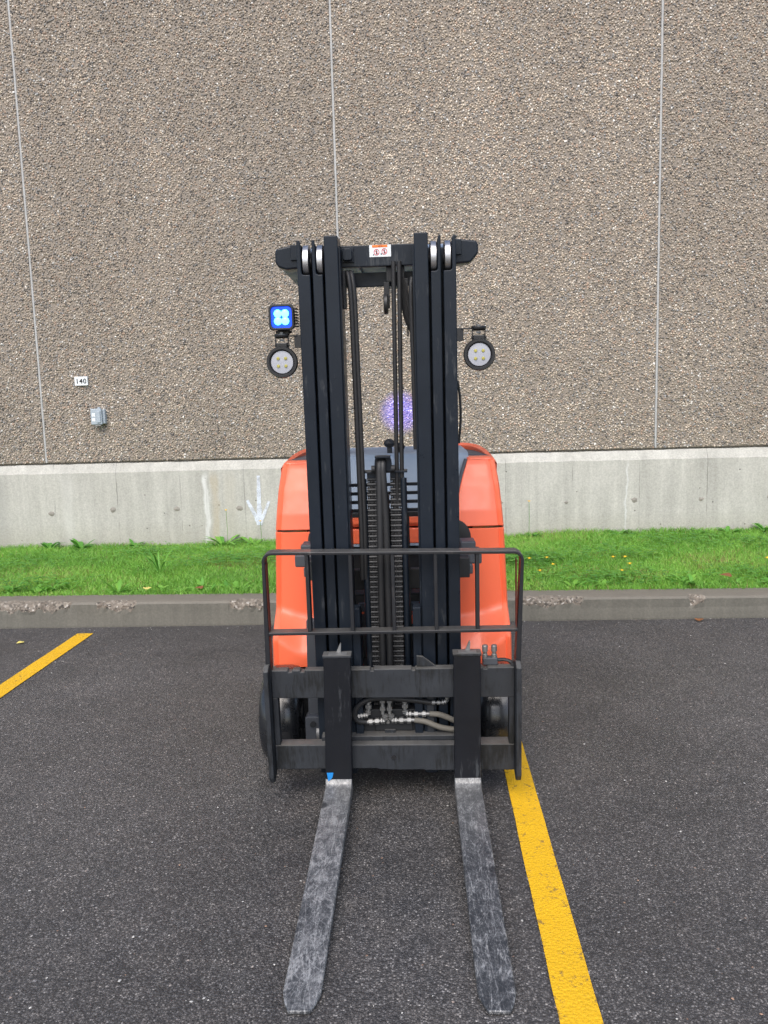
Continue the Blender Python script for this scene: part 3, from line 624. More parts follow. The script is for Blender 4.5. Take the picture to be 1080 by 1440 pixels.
# forks: upright shank and long blade, one bent bar with its own lean
def fork(xh, xt, xtop, wd, tape):
    m = MB(); hw = wd/2; T = .040
    m.prism([(xh-hw, -.012), (xh+hw, -.012), (xtop+hw, .487), (xtop-hw, .487)], .0, T, 'y', 0)
    sh = mpart(m, 'fork', 'shank', .003)
    rows = []; Lb = 1.03
    # blade top and bottom outline (y along, z height), rounded heel then taper to the tip
    secs = [(.03, .026, -.040), (.002, .0225, -.040), (-.0015, .0155, -.040), (-.0055, .0075, -.040), (-.013, .001, -.040), (-.03, -.003, -.040)] + [(-t, -.003-.0202*(t-.03), -.040+.0058*t) for t in list(np.linspace(.08, .93, 12))+[.952, .966, .978, .990, 1.0, 1.009, 1.016, 1.022]]
    top, bot = [], []
    for y, zt, zb in secs:
        t = min(1, max(0, -y/.965)); x = xh+(xt-xh)*t; k = 1.
        if y < -.952: k = 1-.46*((-y-.952)/.070)**1.7
        top.append((x, y, zt, hw*k)); bot.append((x, y, zb, hw*k))
    nsec = len(secs); v = []; f = []
    for (x, y, z, h), (_, _, zb, _) in zip(top, bot): v += [(x-h, y, z), (x+h, y, z), (x+h, y, zb), (x-h, y, zb)]
    for i in range(nsec-1):
        for q in range(4): f.append((i*4+q, i*4+(q+1) % 4, (i+1)*4+(q+1) % 4, (i+1)*4+q))
    f += [(0, 3, 2, 1), tuple((nsec-1)*4+q for q in range(4))]
    b = MB(); b.add(v, f, smooth=True); mpart(b, 'blade', 'fork' if tape else 'fork_dark', .0035, sh)
    # bright hook over the carriage bar and its locking pin
    h = MB(); h.box(xtop-hw-.003, xtop+hw+.003, -.003, .046, .484, .494); mpart(h, 'hook', 'carriage', .002, sh)
    h = MB(); h.box(xtop-hw+.018, xtop+hw-.014, .004, .030, .494, .4955); mpart(h, 'painted_lit_top', 'fitting', 0, sh)  # pale strip puts the light on the hook's top into colour
    h = MB(); h.prism([(xtop-.006, .490), (xtop+.012, .490), (xtop+.014, .526), (xtop+.011, .528)], .03, .043, 'y'); mpart(h, 'locking_pin', 'fitting', .001, sh)
    if tape:
        h = MB(); h.add([(xh-hw+.006, -.0016, .046), (xh-hw+.030, -.0016, .046), (xh-hw+.026, -.0016, .028), (xh-hw+.018, -.0016, .018), (xh-hw+.010, -.0016, .012), (xh-hw+.008, -.0016, .03)], [(0, 1, 2, 3, 4, 5)])
        mpart(h, 'tape_scrap', 'tape', 0, sh, solid=.0012)
fork(-.1895, -.197, -.178, .0965, True)
fork(.2815, .285, .2835, .0955, False)

# carriage
m = MB()
m.prism([(-.424, .318), (.455, .310), (.455, .424), (.36, .424), (.357, .419), (.345, .419), (.342, .424), (.10, .424), (.098, .418), (.088, .418), (.086, .424), (-.05, .424), (-.052, .418), (-.062, .418), (-.064, .424), (-.30, .424), (-.303, .417), (-.316, .417), (-.319, .424), (-.345, .424), (-.348, .417), (-.361, .417), (-.364, .424), (-.424, .424)], .041, .078)
mpart(m, 'upper_bar', 'carriage', .003)
m = MB(); m.prism([(-.424, .038), (-.05, .038), (-.04, .034), (.03, .031), (.04, .031), (.12, .031), (.13, .028), (.455, .026), (.455, .128), (-.424, .134)], .041, .078); lb = mpart(m, 'lower_bar', 'carriage', .003)
m = MB(); m.lathe([(0, .008), (.003, .008)], (.013, .038, .082), 'y', 14); mpart(m, 'bolt_hole', 'black', 0, lb)
m = MB(); m.box(-.255, .30, .078, .125, .128, .148); mpart(m, 'shift_rail', 'carriage', .003)
m = MB(); m.box(-.425, .44, .080, .112, .095, .124); mpart(m, 'rear_rail', 'carriage', .003)
for x0, x1, xo0, xo1 in ((-.424, -.404, -.443, -.425), (.436, .455, .4555, .474)):
    m = MB(); m.box(x0, x1, .043, .080, .128, .318); mpart(m, 'side_post', 'carriage', .003)
    m = MB(); s = 1 if x0 > 0 else -1
    m.prism([(-.012, .030), (.0, .008), (.018, .0), (.085, .03), (.085, .44), (.02, .455), (-.012, .44)], xo0, xo1, 'x'); mpart(m, 'side_plate', 'carriage', .003)
# inner uprights of the carriage between the mast rails
for x0, x1 in ((-.127, -.098), (.094, .124)):
    m = MB(); m.prism([(.10, .10), (.22, .10), (.22, .60), (.135, .64), (.10, .635)], x0, x1, 'x'); mpart(m, 'carriage_upright', 'mast', .003)
# bracket plate behind the upper bar, with slanted end
m = MB(); m.prism([(.105, .424), (.175, .424), (.128, .462), (.105, .465)], .06, .072); mpart(m, 'gusset', 'carriage', .002)

# load backrest: outer hoop, cross bar and five uprights, all flat bar on edge
def hoop():
    y0, y1 = .035, .085
    xl, xr, zt, r, th = -.434, .488, .866, .036, .0115
    out, inn = [], []
    def arc(cx, cz, rr, a0, a1): return [(cx+rr*math.cos(a), cz+rr*math.sin(a)) for a in np.linspace(a0, a1, 9)]
    bl, br = -.442, .476
    out = [(bl, .40)] + arc(xl+r, zt-r, r, math.pi, math.pi/2) + arc(xr-r, zt-r-.012, r, math.pi/2, 0) + [(br, .40)]
    rr = r-th
    inn = [(bl+th*1.7, .40)] + arc(xl+r, zt-r, rr, math.pi, math.pi/2) + arc(xr-r, zt-r-.012, rr, math.pi/2, 0) + [(br-th*1.7, .40)]
    m = MB(); n = len(out)
    v = [(x, y0, z) for x, z in out] + [(x, y0, z) for x, z in inn] + [(x, y1, z) for x, z in out] + [(x, y1, z) for x, z in inn]; f = []
    mi = []
    for i in range(n-1):
        f += [(i, i+1, n+i+1, n+i), (2*n+i, 3*n+i, 3*n+i+1, 2*n+i+1), (i, 2*n+i, 2*n+i+1, i+1), (n+i, n+i+1, 3*n+i+1, 3*n+i)]
    f += [(0, n, 3*n, 2*n), (n-1, 3*n-1, 4*n-1, 2*n-1)]
    m.add(v, f); return mpart(m, 'backrest_hoop', 'backrest', .0025)
hp = hoop()
for x0, x1 in ((-.4215, -.4205), (.4625, .4635)):
    m = MB(); m.box(x0, x1, .040, .080, .575, .82); mpart(m, 'primer_patch', 'red_rust', 0, hp)
m = MB(); m.box(-.424, .468, .037, .083, .558, .569); mpart(m, 'backrest_cross_bar', 'backrest', .002)
for x in (-.275, -.121, .0285, .179, .326):
    m = MB(); m.box(x-.0065, x+.0065, .039, .081, .569, .855-.012*(x+.43)/.92); mpart(m, 'backrest_upright', 'backrest', .002)

# mast: three nested rails a side, front flanges cut away at the top for the rollers
def rail(x0, x1, xw, n0, n1, top, notch, name, s0=-.02):
    """front flange x0..x1, web at outer edge xw wide; notch: height where the flange stops"""
    left = x0 < 0; xa, xb = x0, x1
    m = MB(); th = .018
    web = (xa, xa+xw) if left else (xb-xw, xb)
    rest = (web[1], xb) if left else (xa, web[0])
    if notch:
        c = web[1] if left else web[0]; e = rest[1] if left else rest[0]; s = 1 if left else -1; r = .010
        poly = [(web[0] if left else web[1], s0), (e, s0), (e, notch)] + [(c+s*(r-r*math.sin(a)), notch+r-r*math.cos(a)) for a in np.linspace(0, math.pi/2, 5)] + [(c, top-.012), (c-s*.003, top), (web[0] if left else web[1], top)]
    else: poly = [(xa, s0), (xb, s0), (xb, top), (xa, top)]
    m.prism(poly, n0, n0+th); m.box(web[0], web[1], n0+th, n1-th, s0, top-(.012 if notch else 0)); m.box(xa-(.012 if not left and xw < .03 else 0), xb+(.012 if left and xw < .03 else 0), n1-th, n1, s0, top-.02)
    return mpart(m, name, 'mast', .0035, seg=3)
for sgn in (-1, 1):
    def X(a, b): return (min(a*sgn, b*sgn), max(a*sgn, b*sgn))
    rail(*X(.2695, .2265), .0135, .118, .272, 1.926, 1.812, 'outer_mast_rail')
    rail(*X(.2185, .1835), .0115, .122, .266, 1.926, 1.812, 'middle_mast_rail')
    rail(*X(.1755, .1285), .047, .112, .256, 1.936, 0, 'inner_mast_rail')
    m = MB(); m.box(*X(.1285, .1225), .125, .245, .0, 1.90); mpart(m, 'rail_wear_strip', 'mast', .001)
    for xc, nn in ((.2425, .126), (.1945, .129)):
        m = MB(); rr = .060
        m.lathe([(-.0125, .02), (-.0125, rr-.006), (-.009, rr), (.009, rr), (.0125, rr-.006), (.0125, .02)], (sgn*xc, nn+rr, 1.858), 'x', 40); rl = mpart(m, 'mast_roller', 'steel', 0)
        m = MB(); m.tube([(sgn*xc-.016, nn+rr, 1.858), (sgn*xc+.016, nn+rr, 1.858)], .018, 12); mpart(m, 'roller_pin', 'dark', 0, rl)
# top tie bar with its nut block and warning sticker
m = MB(); m.box(-.129, .129, .20, .235, 1.842, 1.914); tb = mpart(m, 'tie_bar', 'mast', .003)
m = MB(); m.prism([(-.118, 1.868), (-.112, 1.862), (-.092, 1.862), (-.086, 1.868), (-.086, 1.895), (-.092, 1.901), (-.112, 1.901), (-.118, 1.895)], .172, .20); mpart(m, 'tie_bar_nut', 'mast', .002, tb)
m = MB(); m.box(-.123, -.081, .193, .2005, 1.857, 1.906); mpart(m, 'nut_plate', 'mast', .001, tb)
MD = 'white'
m = MB(); m.box(-.026, .049, .1985, .2002, 1.873, 1.913); stk = mpart(m, 'warning_sticker', 'white', 0, tb)
m = MB(); m.box(-.016, .037, .1979, .1985, 1.9045, 1.9125); mpart(m, 'sticker_header', 'sticker_orange', 0, stk)
m = MB()
for i, (a, b) in enumerate(((.006, .0085), (.0095, .012), (.013, .0155), (.0165, .0195))): m.box(a, b, .1975, .1979, 1.9070, 1.9100)
mpart(m, 'sticker_heading', 'sticker_black', 0, stk)
for cx, cz in ((-.001, 1.8885), (.026, 1.8905)):
    m = MB(); v = []; f = []
    for k in range(20):
        a = k*math.pi/10; v += [(cx+.0075*math.cos(a), .1979, cz+.0085*math.sin(a)), (cx+.0096*math.cos(a), .1979, cz+.0108*math.sin(a))]
    f = [(2*k, 2*k+1, (2*k+3) % 40, (2*k+2) % 40) for k in range(20)]
    m.add(v, f); m.add([(cx-.0068, .1978, cz+.0055), (cx-.0052, .1978, cz+.0068), (cx+.0068, .1978, cz-.0055), (cx+.0052, .1978, cz-.0068)], [(0, 1, 2, 3)])
    mpart(m, 'prohibition_ring', 'sticker_red', 0, stk)
    m = MB(); m.box(cx-.0018, cx+.002, .1980, .1984, cz-.007, cz+.004); m.box(cx-.001, cx+.0015, .1980, .1984, cz+.0042, cz+.0068); m.box(cx-.0125, cx-.0085, .1980, .1984, cz-.0105, cz-.006)
    mpart(m, 'pictogram_figure', 'sticker_black', 0, stk)
# mid and lower cross members behind the chains
m = MB(); m.box(-.27, .27, .275, .30, .655, .735); mpart(m, 'middle_cross_member', 'dark', .003)
m = MB(); m.box(-.27, .27, .275, .30, .02, .11); mpart(m, 'lower_cross_member', 'dark', .003)
m = MB(); m.box(-.27, .27, .268, .29, 1.78, 1.83); mpart(m, 'upper_cross_member', 'mast', .003)
for k, z in enumerate((1.060, 1.027, .994, .962)):
    m = MB(); m.box(-.27, .27, .285, .295, z-.006, z+.006); mpart(m, 'guard_rung', 'mast', .001)
# stub arms of the outer mast
m = MB(); m.prism([(-.358, 1.900), (-.352, 1.914), (-.27, 1.928), (-.27, 1.845), (-.32, 1.842), (-.350, 1.852), (-.358, 1.868)], .21, .29); mpart(m, 'mast_stub_arm', 'mast', .006)
m = MB(); m.prism([(.27, 1.928), (.345, 1.918), (.352, 1.905), (.352, 1.876), (.325, 1.846), (.27, 1.842)], .21, .29); mpart(m, 'mast_stub_arm', 'mast', .006)
for xa, xb in ((-.302, -.27), (.27, .293)):
    m = MB(); m.box(xa, xb, .203, .215, 1.872, 1.924); mpart(m, 'stub_plate', 'mast', .002)

# lift cylinder, piston rods, chains
m = MB(); m.tube([(-.0235, .16, 0.2), (-.020, .16, .7), (-.0135, .16, 1.13), (-.0125, .165, 1.15), (-.010, .185, 1.168)], .0125, 14); mpart(m, 'hydraulic_tube', 'rubber')
m = MB(); m.tube([(.006, .16, 0.2), (.006, .16, .75), (.006, .16, .95), (.002, .16, 1.05), (-.001, .16, 1.13), (.0, .165, 1.15), (.0, .185, 1.168)], .0125, 14); mpart(m, 'hydraulic_tube', 'rubber')
for x in (-.074, .073):
    m = MB(); m.tube([(x, .20, .02), (x, .20, 1.085), (x, .203, 1.095)], .0115, 14); mpart(m, 'guide_tube', 'mast')
m = MB(); m.lathe([(0, .032), (.78, .032), (.785, .036), (.82, .036), (.825, .020), (1.02, .020)], (-.002, .235, .02), 'z', 24); mpart(m, 'lift_cylinder', 'mast')
m = MB(); m.box(-.09, .087, .19, .235, 1.117, 1.124); hb = mpart(m, 'crosshead_plate', 'mast', .001)
m = MB(); m.prism([(-.032, 1.124), (.034, 1.124), (.030, 1.165), (.022, 1.182), (-.024, 1.182), (-.030, 1.165)], .178, .20); mpart(m, 'crosshead_block', 'mast', .002, hb)
m = MB(); m.box(-.028, .028, .15, .18, 1.176, 1.183); mpart(m, 'crosshead_cap', 'mast', .001, hb)
for x in (-.036, .036):
    m = MB(); m.lathe([(-.006, .008), (-.006, .013), (.006, .013), (.006, .008)], (x, .17, 1.135), 'x', 14); mpart(m, 'crosshead_bolt', 'dark', 0, hb)
# link of leaf chain, shared by both chains
def link_mesh():
    m = MB(); hx = .0175
    for i, x in enumerate(np.linspace(-hx+.0015, hx-.0015, 6)):
        t = i % 2; c = .0048 if t else -.0048
        m.prism([(-.0075, c-.006), (-.004, c-.0088), (.004, c-.0088), (.0075, c-.006), (.0050, c), (.0075, c+.006), (.004, c+.0088), (-.004, c+.0088), (-.0075, c+.006), (-.0050, c)], x-.0022, x+.0020, 'x', 0)
    m.tube([(-hx-.002, -.001, .0), (hx+.002, -.001, .0)], .0068, 10, mi=1)
    return m
lm = None
for xa, xb in ((-.0415, -.0505), (.0430, .0345)):
    z0, z1 = .10, 1.105; pitch = .0195; cnt = int((z1-z0)/pitch)
    m = MB(); m.prism([(xb-.012, z0), (xb+.012, z0), (xa+.012, z1), (xa-.012, z1)], .214, .2185); ch = mpart(m, 'lift_chain', 'dark')
    for i in range(cnt):
        z = z1-.012-i*pitch; t = (z-z0)/(z1-z0); x = xb+(xa-xb)*t
        if lm is None: o = link_mesh().build('chain_link', ['dark', 'chain'], ch); lm = o.data
        else: o = bpy.data.objects.new('chain_link', lm); col.objects.link(o); o.parent = ch
        o.matrix_local = Matrix.Translation((x, .209, z))
    m = MB(); m.box(xa-.019, xa+.019, .198, .222, 1.098, 1.118); mpart(m, 'chain_anchor', 'mast', .002, ch)
# multilingual vertical sticker on the cylinder
m = MB(); m.box(-.0135, .009, .2005, .2018, .795, .93); vk = mpart(m, 'cylinder_sticker', 'white')
m = MB(); m.box(-.0135, .009, .1998, .2005, .915, .93); mpart(m, 'sticker_header', 'sticker_orange', 0, vk)
for i, (z, mt, hh) in enumerate(((.893, 'sticker_red', .003), (.879, 'sticker_black', .005), (.868, 'sticker_black', .004), (.862, 'sticker_red', .005), (.848, 'sticker_red', .004), (.832, 'sticker_red', .003), (.820, 'sticker_black', .004), (.806, 'sticker_red', .003))):
    m = MB(); m.box(-.010 if i % 2 else -.012, .003 if i % 3 else .008, .1998, .2005, z, z+hh); mpart(m, 'sticker_mark', mt, 0, vk)
m = MB(); m.box(-.09, .09, .2690, .2740, .40, .955); mpart(m, 'cylinder_shroud', 'dark')
# hoses running up the mast
hs = [(-.118, .22, 1.80), (-.108, .20, 1.825), (-.100, .185, 1.80), (-.094, .18, 1.72), (-.0915, .18, 1.5), (-.0885, .18, 1.2), (-.087, .18, .9), (-.090, .19, .72)]
for dx, dn in ((0, 0), (.0125, .006)):
    m = MB(); m.tube(spline([(a+dx, b+dn, c) for a, b, c in hs], 6), .0088, 10); mpart(m, 'mast_hose', 'rubber')
m = MB(); m.box(-.1225, -.112, .19, .23, 1.70, 1.83); mpart(m, 'hose_clamp_plate', 'dark', .002)
for x0, x1 in ((.0565, .0475), (.0765, .0655)):
    m = MB(); m.tube([(x0, .19, 1.855), (x0-.002, .19, 1.7), ((x0+x1)/2, .195, 1.45), (x1+.002, .20, 1.15), (x1, .21, 1.0)], .0083, 10); mpart(m, 'mast_hose', 'rubber')
m = MB(); m.tube(spline([(.119, .20, 1.80), (.115, .19, 1.74), (.118, .19, 1.5), (.120, .19, 1.2)], 6), .009, 10); mpart(m, 'mast_hose', 'rubber')
for k in range(3):
    m = MB(); m.tube(spline([(.083+.003*k, .215, 1.80), (.084+.008*k, .215, 1.74), (.095+.010*k, .22, 1.665), (.118+.006*k, .23, 1.61), (.135, .235, 1.56)], 6), .0075, 8); mpart(m, 'mast_hose', 'rubber')
m = MB(); m.box(.020, .040, .215, .235, 1.70, 1.79); m.box(.072, .106, .21, .24, 1.735, 1.80); m.box(.030, .052, .215, .235, 1.79, 1.842); m.box(.080, .094, .215, .235, 1.80, 1.842); mpart(m, 'hose_bracket', 'dark', .002)
m = MB(); m.lathe([(-.008, .012), (-.008, .032), (-.005, .036), (.005, .036), (.008, .032), (.008, .012)], (.026, .225, 1.715), 'x', 20); mpart(m, 'hose_pulley', 'black')
m = MB(); m.tube([(.101, .225, 1.78), (.101, .225, 1.60)], .003, 6); mpart(m, 'sensor_rod', 'dark')
m = MB(); m.tube(spline([(.272, .17, 1.44), (.280, .17, 1.38), (.281, .17, 1.30), (.274, .17, 1.22)], 5), .0045, 8); mpart(m, 'lamp_cable', 'black')

# valve block and hoses inside the carriage window
m = MB(); m.box(-.10, .125, .125, .165, .128, .232); m.box(-.055, .085, .118, .126, .150, .2); vb = mpart(m, 'valve_block', 'dark', .003)
m = MB(); m.lathe([(0, .0085), (.004, .0085), (.006, .006)], (-.008, .108, .186), 'y', 12); m.v = [(a, .226-b, c) for a, b, c in m.v]; mpart(m, 'block_plug', 'fitting', 0, vb)
def fit(pts, r, parent=vb, mat='fitting'):
    m = MB(); P = [Vector(p) for p in pts]
    m.tube(P, r*.78, 10)
    for a, b in zip(P[:-1], P[1:]):
        dv = (b-a); L = dv.length
        for t in (.22, .68):
            c = a+dv*t; e = dv.normalized()*min(.007, L*.14); m.tube([c-e, c+e], r*1.25, 6)
    return mpart(m, 'hydraulic_fitting', mat, 0, parent)
for x in (-.026, .0): fit([(x, .108, .29), (x, .108, .222)], .0088)
for x in (-.079, .058): fit([(x, .112, .285), (x, .112, .236)], .010, mat='fitting')
fit([(-.018, .104, .222), (-.018, .104, .198), (-.036, .104, .196), (-.088, .104, .192)], .010)
fit([(.006, .104, .222), (.006, .104, .200), (.03, .102, .198), (.092, .1, .200)], .010)
fit([(.058, .108, .236), (.06, .106, .222), (.085, .104, .222), (.148, .1, .224)], .0095)
fit([(-.079, .108, .236), (-.082, .106, .220), (-.10, .104, .218), (-.122, .102, .215)], .009)
fit([(.155, .1, .268), (.195, .1, .267), (.213, .1, .272), (.216, .1, .292)], .0068)
m = MB(); m.tube(spline([(.155, .1, .268), (.09, .1, .278), (.0, .098, .287), (-.075, .096, .285), (-.117, .095, .258), (-.130, .095, .225), (-.118, .097, .200), (-.088, .104, .192)], 8), .0098, 12); mpart(m, 'window_hose', 'rubber')
m = MB(); m.tube(spline([(.148, .1, .224), (.185, .1, .220), (.22, .1, .206), (.26, .1, .186)], 8), .0105, 12); mpart(m, 'window_hose', 'dusty_hose')
m = MB(); m.tube(spline([(.092, .1, .200), (.135, .098, .193), (.19, .098, .170), (.26, .1, .157)], 8), .0105, 12); mpart(m, 'window_hose', 'dusty_hose')
for x in (-.058, .012): 
    m = MB(); m.lathe([(0, .009), (.012, .009), (.016, .005), (.03, .005)], (x, .12, .128), 'z', 10); m.v = [(a, b, .256-c) for a, b, c in m.v]; mpart(m, 'drain_plug', 'fitting', 0, vb)
m = MB(); m.box(-.02, .02, .104, .112, .10, .16); mpart(m, 'block_strap', 'carriage', .001)
m = MB(); m.box(.14, .165, .105, .115, .10, .31); mpart(m, 'hose_guide_strip', 'carriage', .001)
# fittings on top of the right end of the upper bar
m = MB(); m.box(.344, .398, .062, .092, .424, .452); tf = mpart(m, 'coupling_block', 'darkgrey', .004)
for x in (.353, .386):
    m = MB(); m.lathe([(0, .010), (.012, .010), (.014, .0075), (.022, .0075), (.024, .0105), (.044, .0105), (.047, .008)], (x, .075, .45), 'z', 12); mpart(m, 'coupling', 'fitting', 0, tf)
m = MB(); m.tube(spline([(.398, .08, .438), (.425, .08, .438), (.447, .07, .432), (.452, .05, .418)], 5), .007, 8); mpart(m, 'window_hose', 'rubber')

# lamps on brackets either side of the mast
def round_lamp(cx, cz, sgn):
    m = MB(); r = .0545
    m.lathe([(.05, .015), (.05, .034), (.03, .046), (.0, .0535), (-.014, r), (-.022, r-.003), (-.022, r-.010), (-.012, .0395)], (cx, .115, cz), 'y', 40)
    L = mpart(m, 'work_lamp', 'black')
    m = MB(); m.lathe([(0, .039), (-.003, .038), (-.004, .02)], (cx, .1025, cz), 'y', 36); ln = mpart(m, 'lens', 'reflector', 0, L)
    for dx in (-.013, .013):
        for dz in (-.013, .013):
            m = MB(); m.lathe([(-.001, .0058), (-.003, .0050), (-.0035, .0022)], (cx+dx, .0985, cz+dz), 'y', 12); ld = mpart(m, 'led', 'led_off', 0, L)
    m = MB(); m.box(cx-.023, cx-.0205, .115, .130, cz+.040, cz+.083); m.box(cx+.0205, cx+.023, .115, .130, cz+.040, cz+.083); m.box(cx-.023, cx+.023, .115, .130, cz+.081, cz+.0845)
    m.tube([(cx-.026, .122, cz+.058), (cx+.026, .122, cz+.058)], .005, 8); mpart(m, 'yoke', 'black', .001, L)
    m = MB(); m.box(cx-.019, cx+.019, .105, .145, cz+.040, cz+.066); mpart(m, 'lamp_heatsink', 'black', .003, L)
    m = MB(); m.tube([(cx, .122, cz+.08), (cx, .122, cz+.102)], .0065, 8); m.tube([(cx, .122, cz+.072), (cx, .122, cz+.078)], .0085, 6); mpart(m, 'mounting_bolt', 'fitting', 0, L)
    return L
round_lamp(-.3345, 1.5225, -1); round_lamp(.3435, 1.5285, 1)
for s, cz, cx in ((-1, 1.610, -.3345), (1, 1.616, .3435)):
    m = MB()
    m.lathe([(-.005, .012), (-.005, .0235), (-.002, .0255), (.004, .0255), (.007, .022), (.007, .01)], (cx, .122, cz+.002), 'z', 18)
    xs = (min(s*.283, cx), max(s*.283, cx)); m.box(xs[0], xs[1], .118, .140, cz-.001, cz+.003)
    xp = (min(s*.268, s*.292), max(s*.268, s*.292)); m.box(xp[0], xp[1], .122, .132, cz-.040, cz+.004); mpart(m, 'lamp_bracket', 'black', .001)
def blue_lamp(cx, cz):
    def rr(hx, hz, r, n=6):
        out = []
        for sx, sz, a0 in ((1, 1, 0), (-1, 1, 90), (-1, -1, 180), (1, -1, 270)):
            for a in np.linspace(a0, a0+90, n): out.append((cx+sx*(hx-r)+r*math.cos(R(a)), cz+sz*(hz-r)+r*math.sin(R(a))))
        return out
    m = MB(); secs = [(.075, .034), (.07, .036), (.02, .040), (.0, .0425), (-.012, .0435), (-.016, .042), (-.016, .036), (-.008, .0345)]
    v = []; k = 24
    for y, h in secs: v += [(x, .12+y, z) for x, z in rr(h, h, h*.32)]
    f = [(i*k+j, i*k+(j+1) % k, (i+1)*k+(j+1) % k, (i+1)*k+j) for i in range(len(secs)-1) for j in range(k)] + [tuple(range(k)), tuple((len(secs)-1)*k+j for j in range(k))[::-1]]
    m.add(v, f)
    for i in range(7):
        z = cz-.030+i*.010; m.box(cx+.038, cx+.049, .135, .190, z-.002, z+.002); m.box(cx-.047, cx-.038, .135, .190, z-.002, z+.002)
    L = mpart(m, 'warning_lamp', 'black', .0015)
    m = MB(); p = rr(.0345, .0345, .012); m.add([(x, .1105, z) for x, z in p] + [(x, .113, z) for x, z in p], [tuple(range(k))[::-1]] + [(i, (i+1) % k, k+(i+1) % k, k+i) for i in range(k)]); mpart(m, 'lens', 'blue_lens', 0, L)
    for dx in (-.0125, .0125):
        for dz in (-.0125, .0125):
            m = MB(); m.lathe([(0, .0134), (-.002, .0125), (-.0045, .009), (-.0055, .004)], (cx+dx, .1103, cz+dz), 'y', 16); mpart(m, 'led', 'blue_led', 0, L)
    m = MB(); m.box(cx-.020, cx+.020, .135, .160, cz-.058, cz-.040); m.tube([(cx-.028, .148, cz-.048), (cx+.028, .148, cz-.048)], .005, 8); mpart(m, 'lamp_foot', 'black', .002, L)
blue_lamp(-.3305, 1.674)
m = MB(); m.tube([(-.335, .148, 1.61), (-.335, .148, 1.628)], .006, 8); mpart(m, 'mounting_bolt', 'fitting')

# ---- truck body (upright, not tilted)
def fp(mb, name, mat, bev=0., parent=None, **k): return mb.build(name, mat, parent or fk, bev, None, **k)
def xo(z): return float(np.interp(z, [.30, .36, .6, .93, 1.1, 1.19, 1.215], [.507, .506, .502, .489, .477, .466, .460]))
def prof_n(z, u):
    zl = .420+.10*max(0, abs(2*u-.95)-.3)**1.5; zu = .540+.05*u**2
    if z < zl: base = .498 + .05*(zl-z)
    elif z < zu: t = (z-zl)/(zu-zl); base = .498+.110*t
    else: base = .608+.0*(z-zu)
    base += float(np.interp(z, [.93, 1.0, 1.1, 1.19, 1.215], [0, .012, .048, .095, .118]))
    return base
def fairing(sgn, za, zb, name, hole=None, x_in=.205):
    zs = sorted(set(list(np.linspace(za, zb, 34)) + [z for z in (za+.004, zb-.004)])); us = np.linspace(0, 1, 22); rows = []
    for z in zs:
        e = min(z-za, zb-z); rnd = .004*max(0, 1-e/.004)
        row = []
        xq = xo(z); xi = float(np.interp(z, [.93, 1.0, 1.05, 1.15, 1.212], [.205, .262, .292, .322, .345]))
        for u in us:
            x = xi+(xq-.026-xi)*u; row.append((sgn*x, prof_n(z, u)+rnd+.020*max(0, u-.8)**2*5, z))
        n1 = prof_n(z, 1)+rnd
        # groove, raised outer bead, then the flank running back
        row += [(sgn*(xq-.024), n1+.012, z), (sgn*(xq-.019), n1+.010, z), (sgn*(xq-.006), n1+.006, z), (sgn*xq, n1+.014, z), (sgn*(xq+.003), n1+.05, z), (sgn*(xq+.008), n1+.25, z), (sgn*(xq+.008), 1.30, z), (sgn*(xq-.01), 1.52, z), (sgn*(xq-.07), 1.60, z)]
        rows.append(row)
    m = MB(); m.grid(rows); o = fp(m, name, 'orange', solid=.012); return o
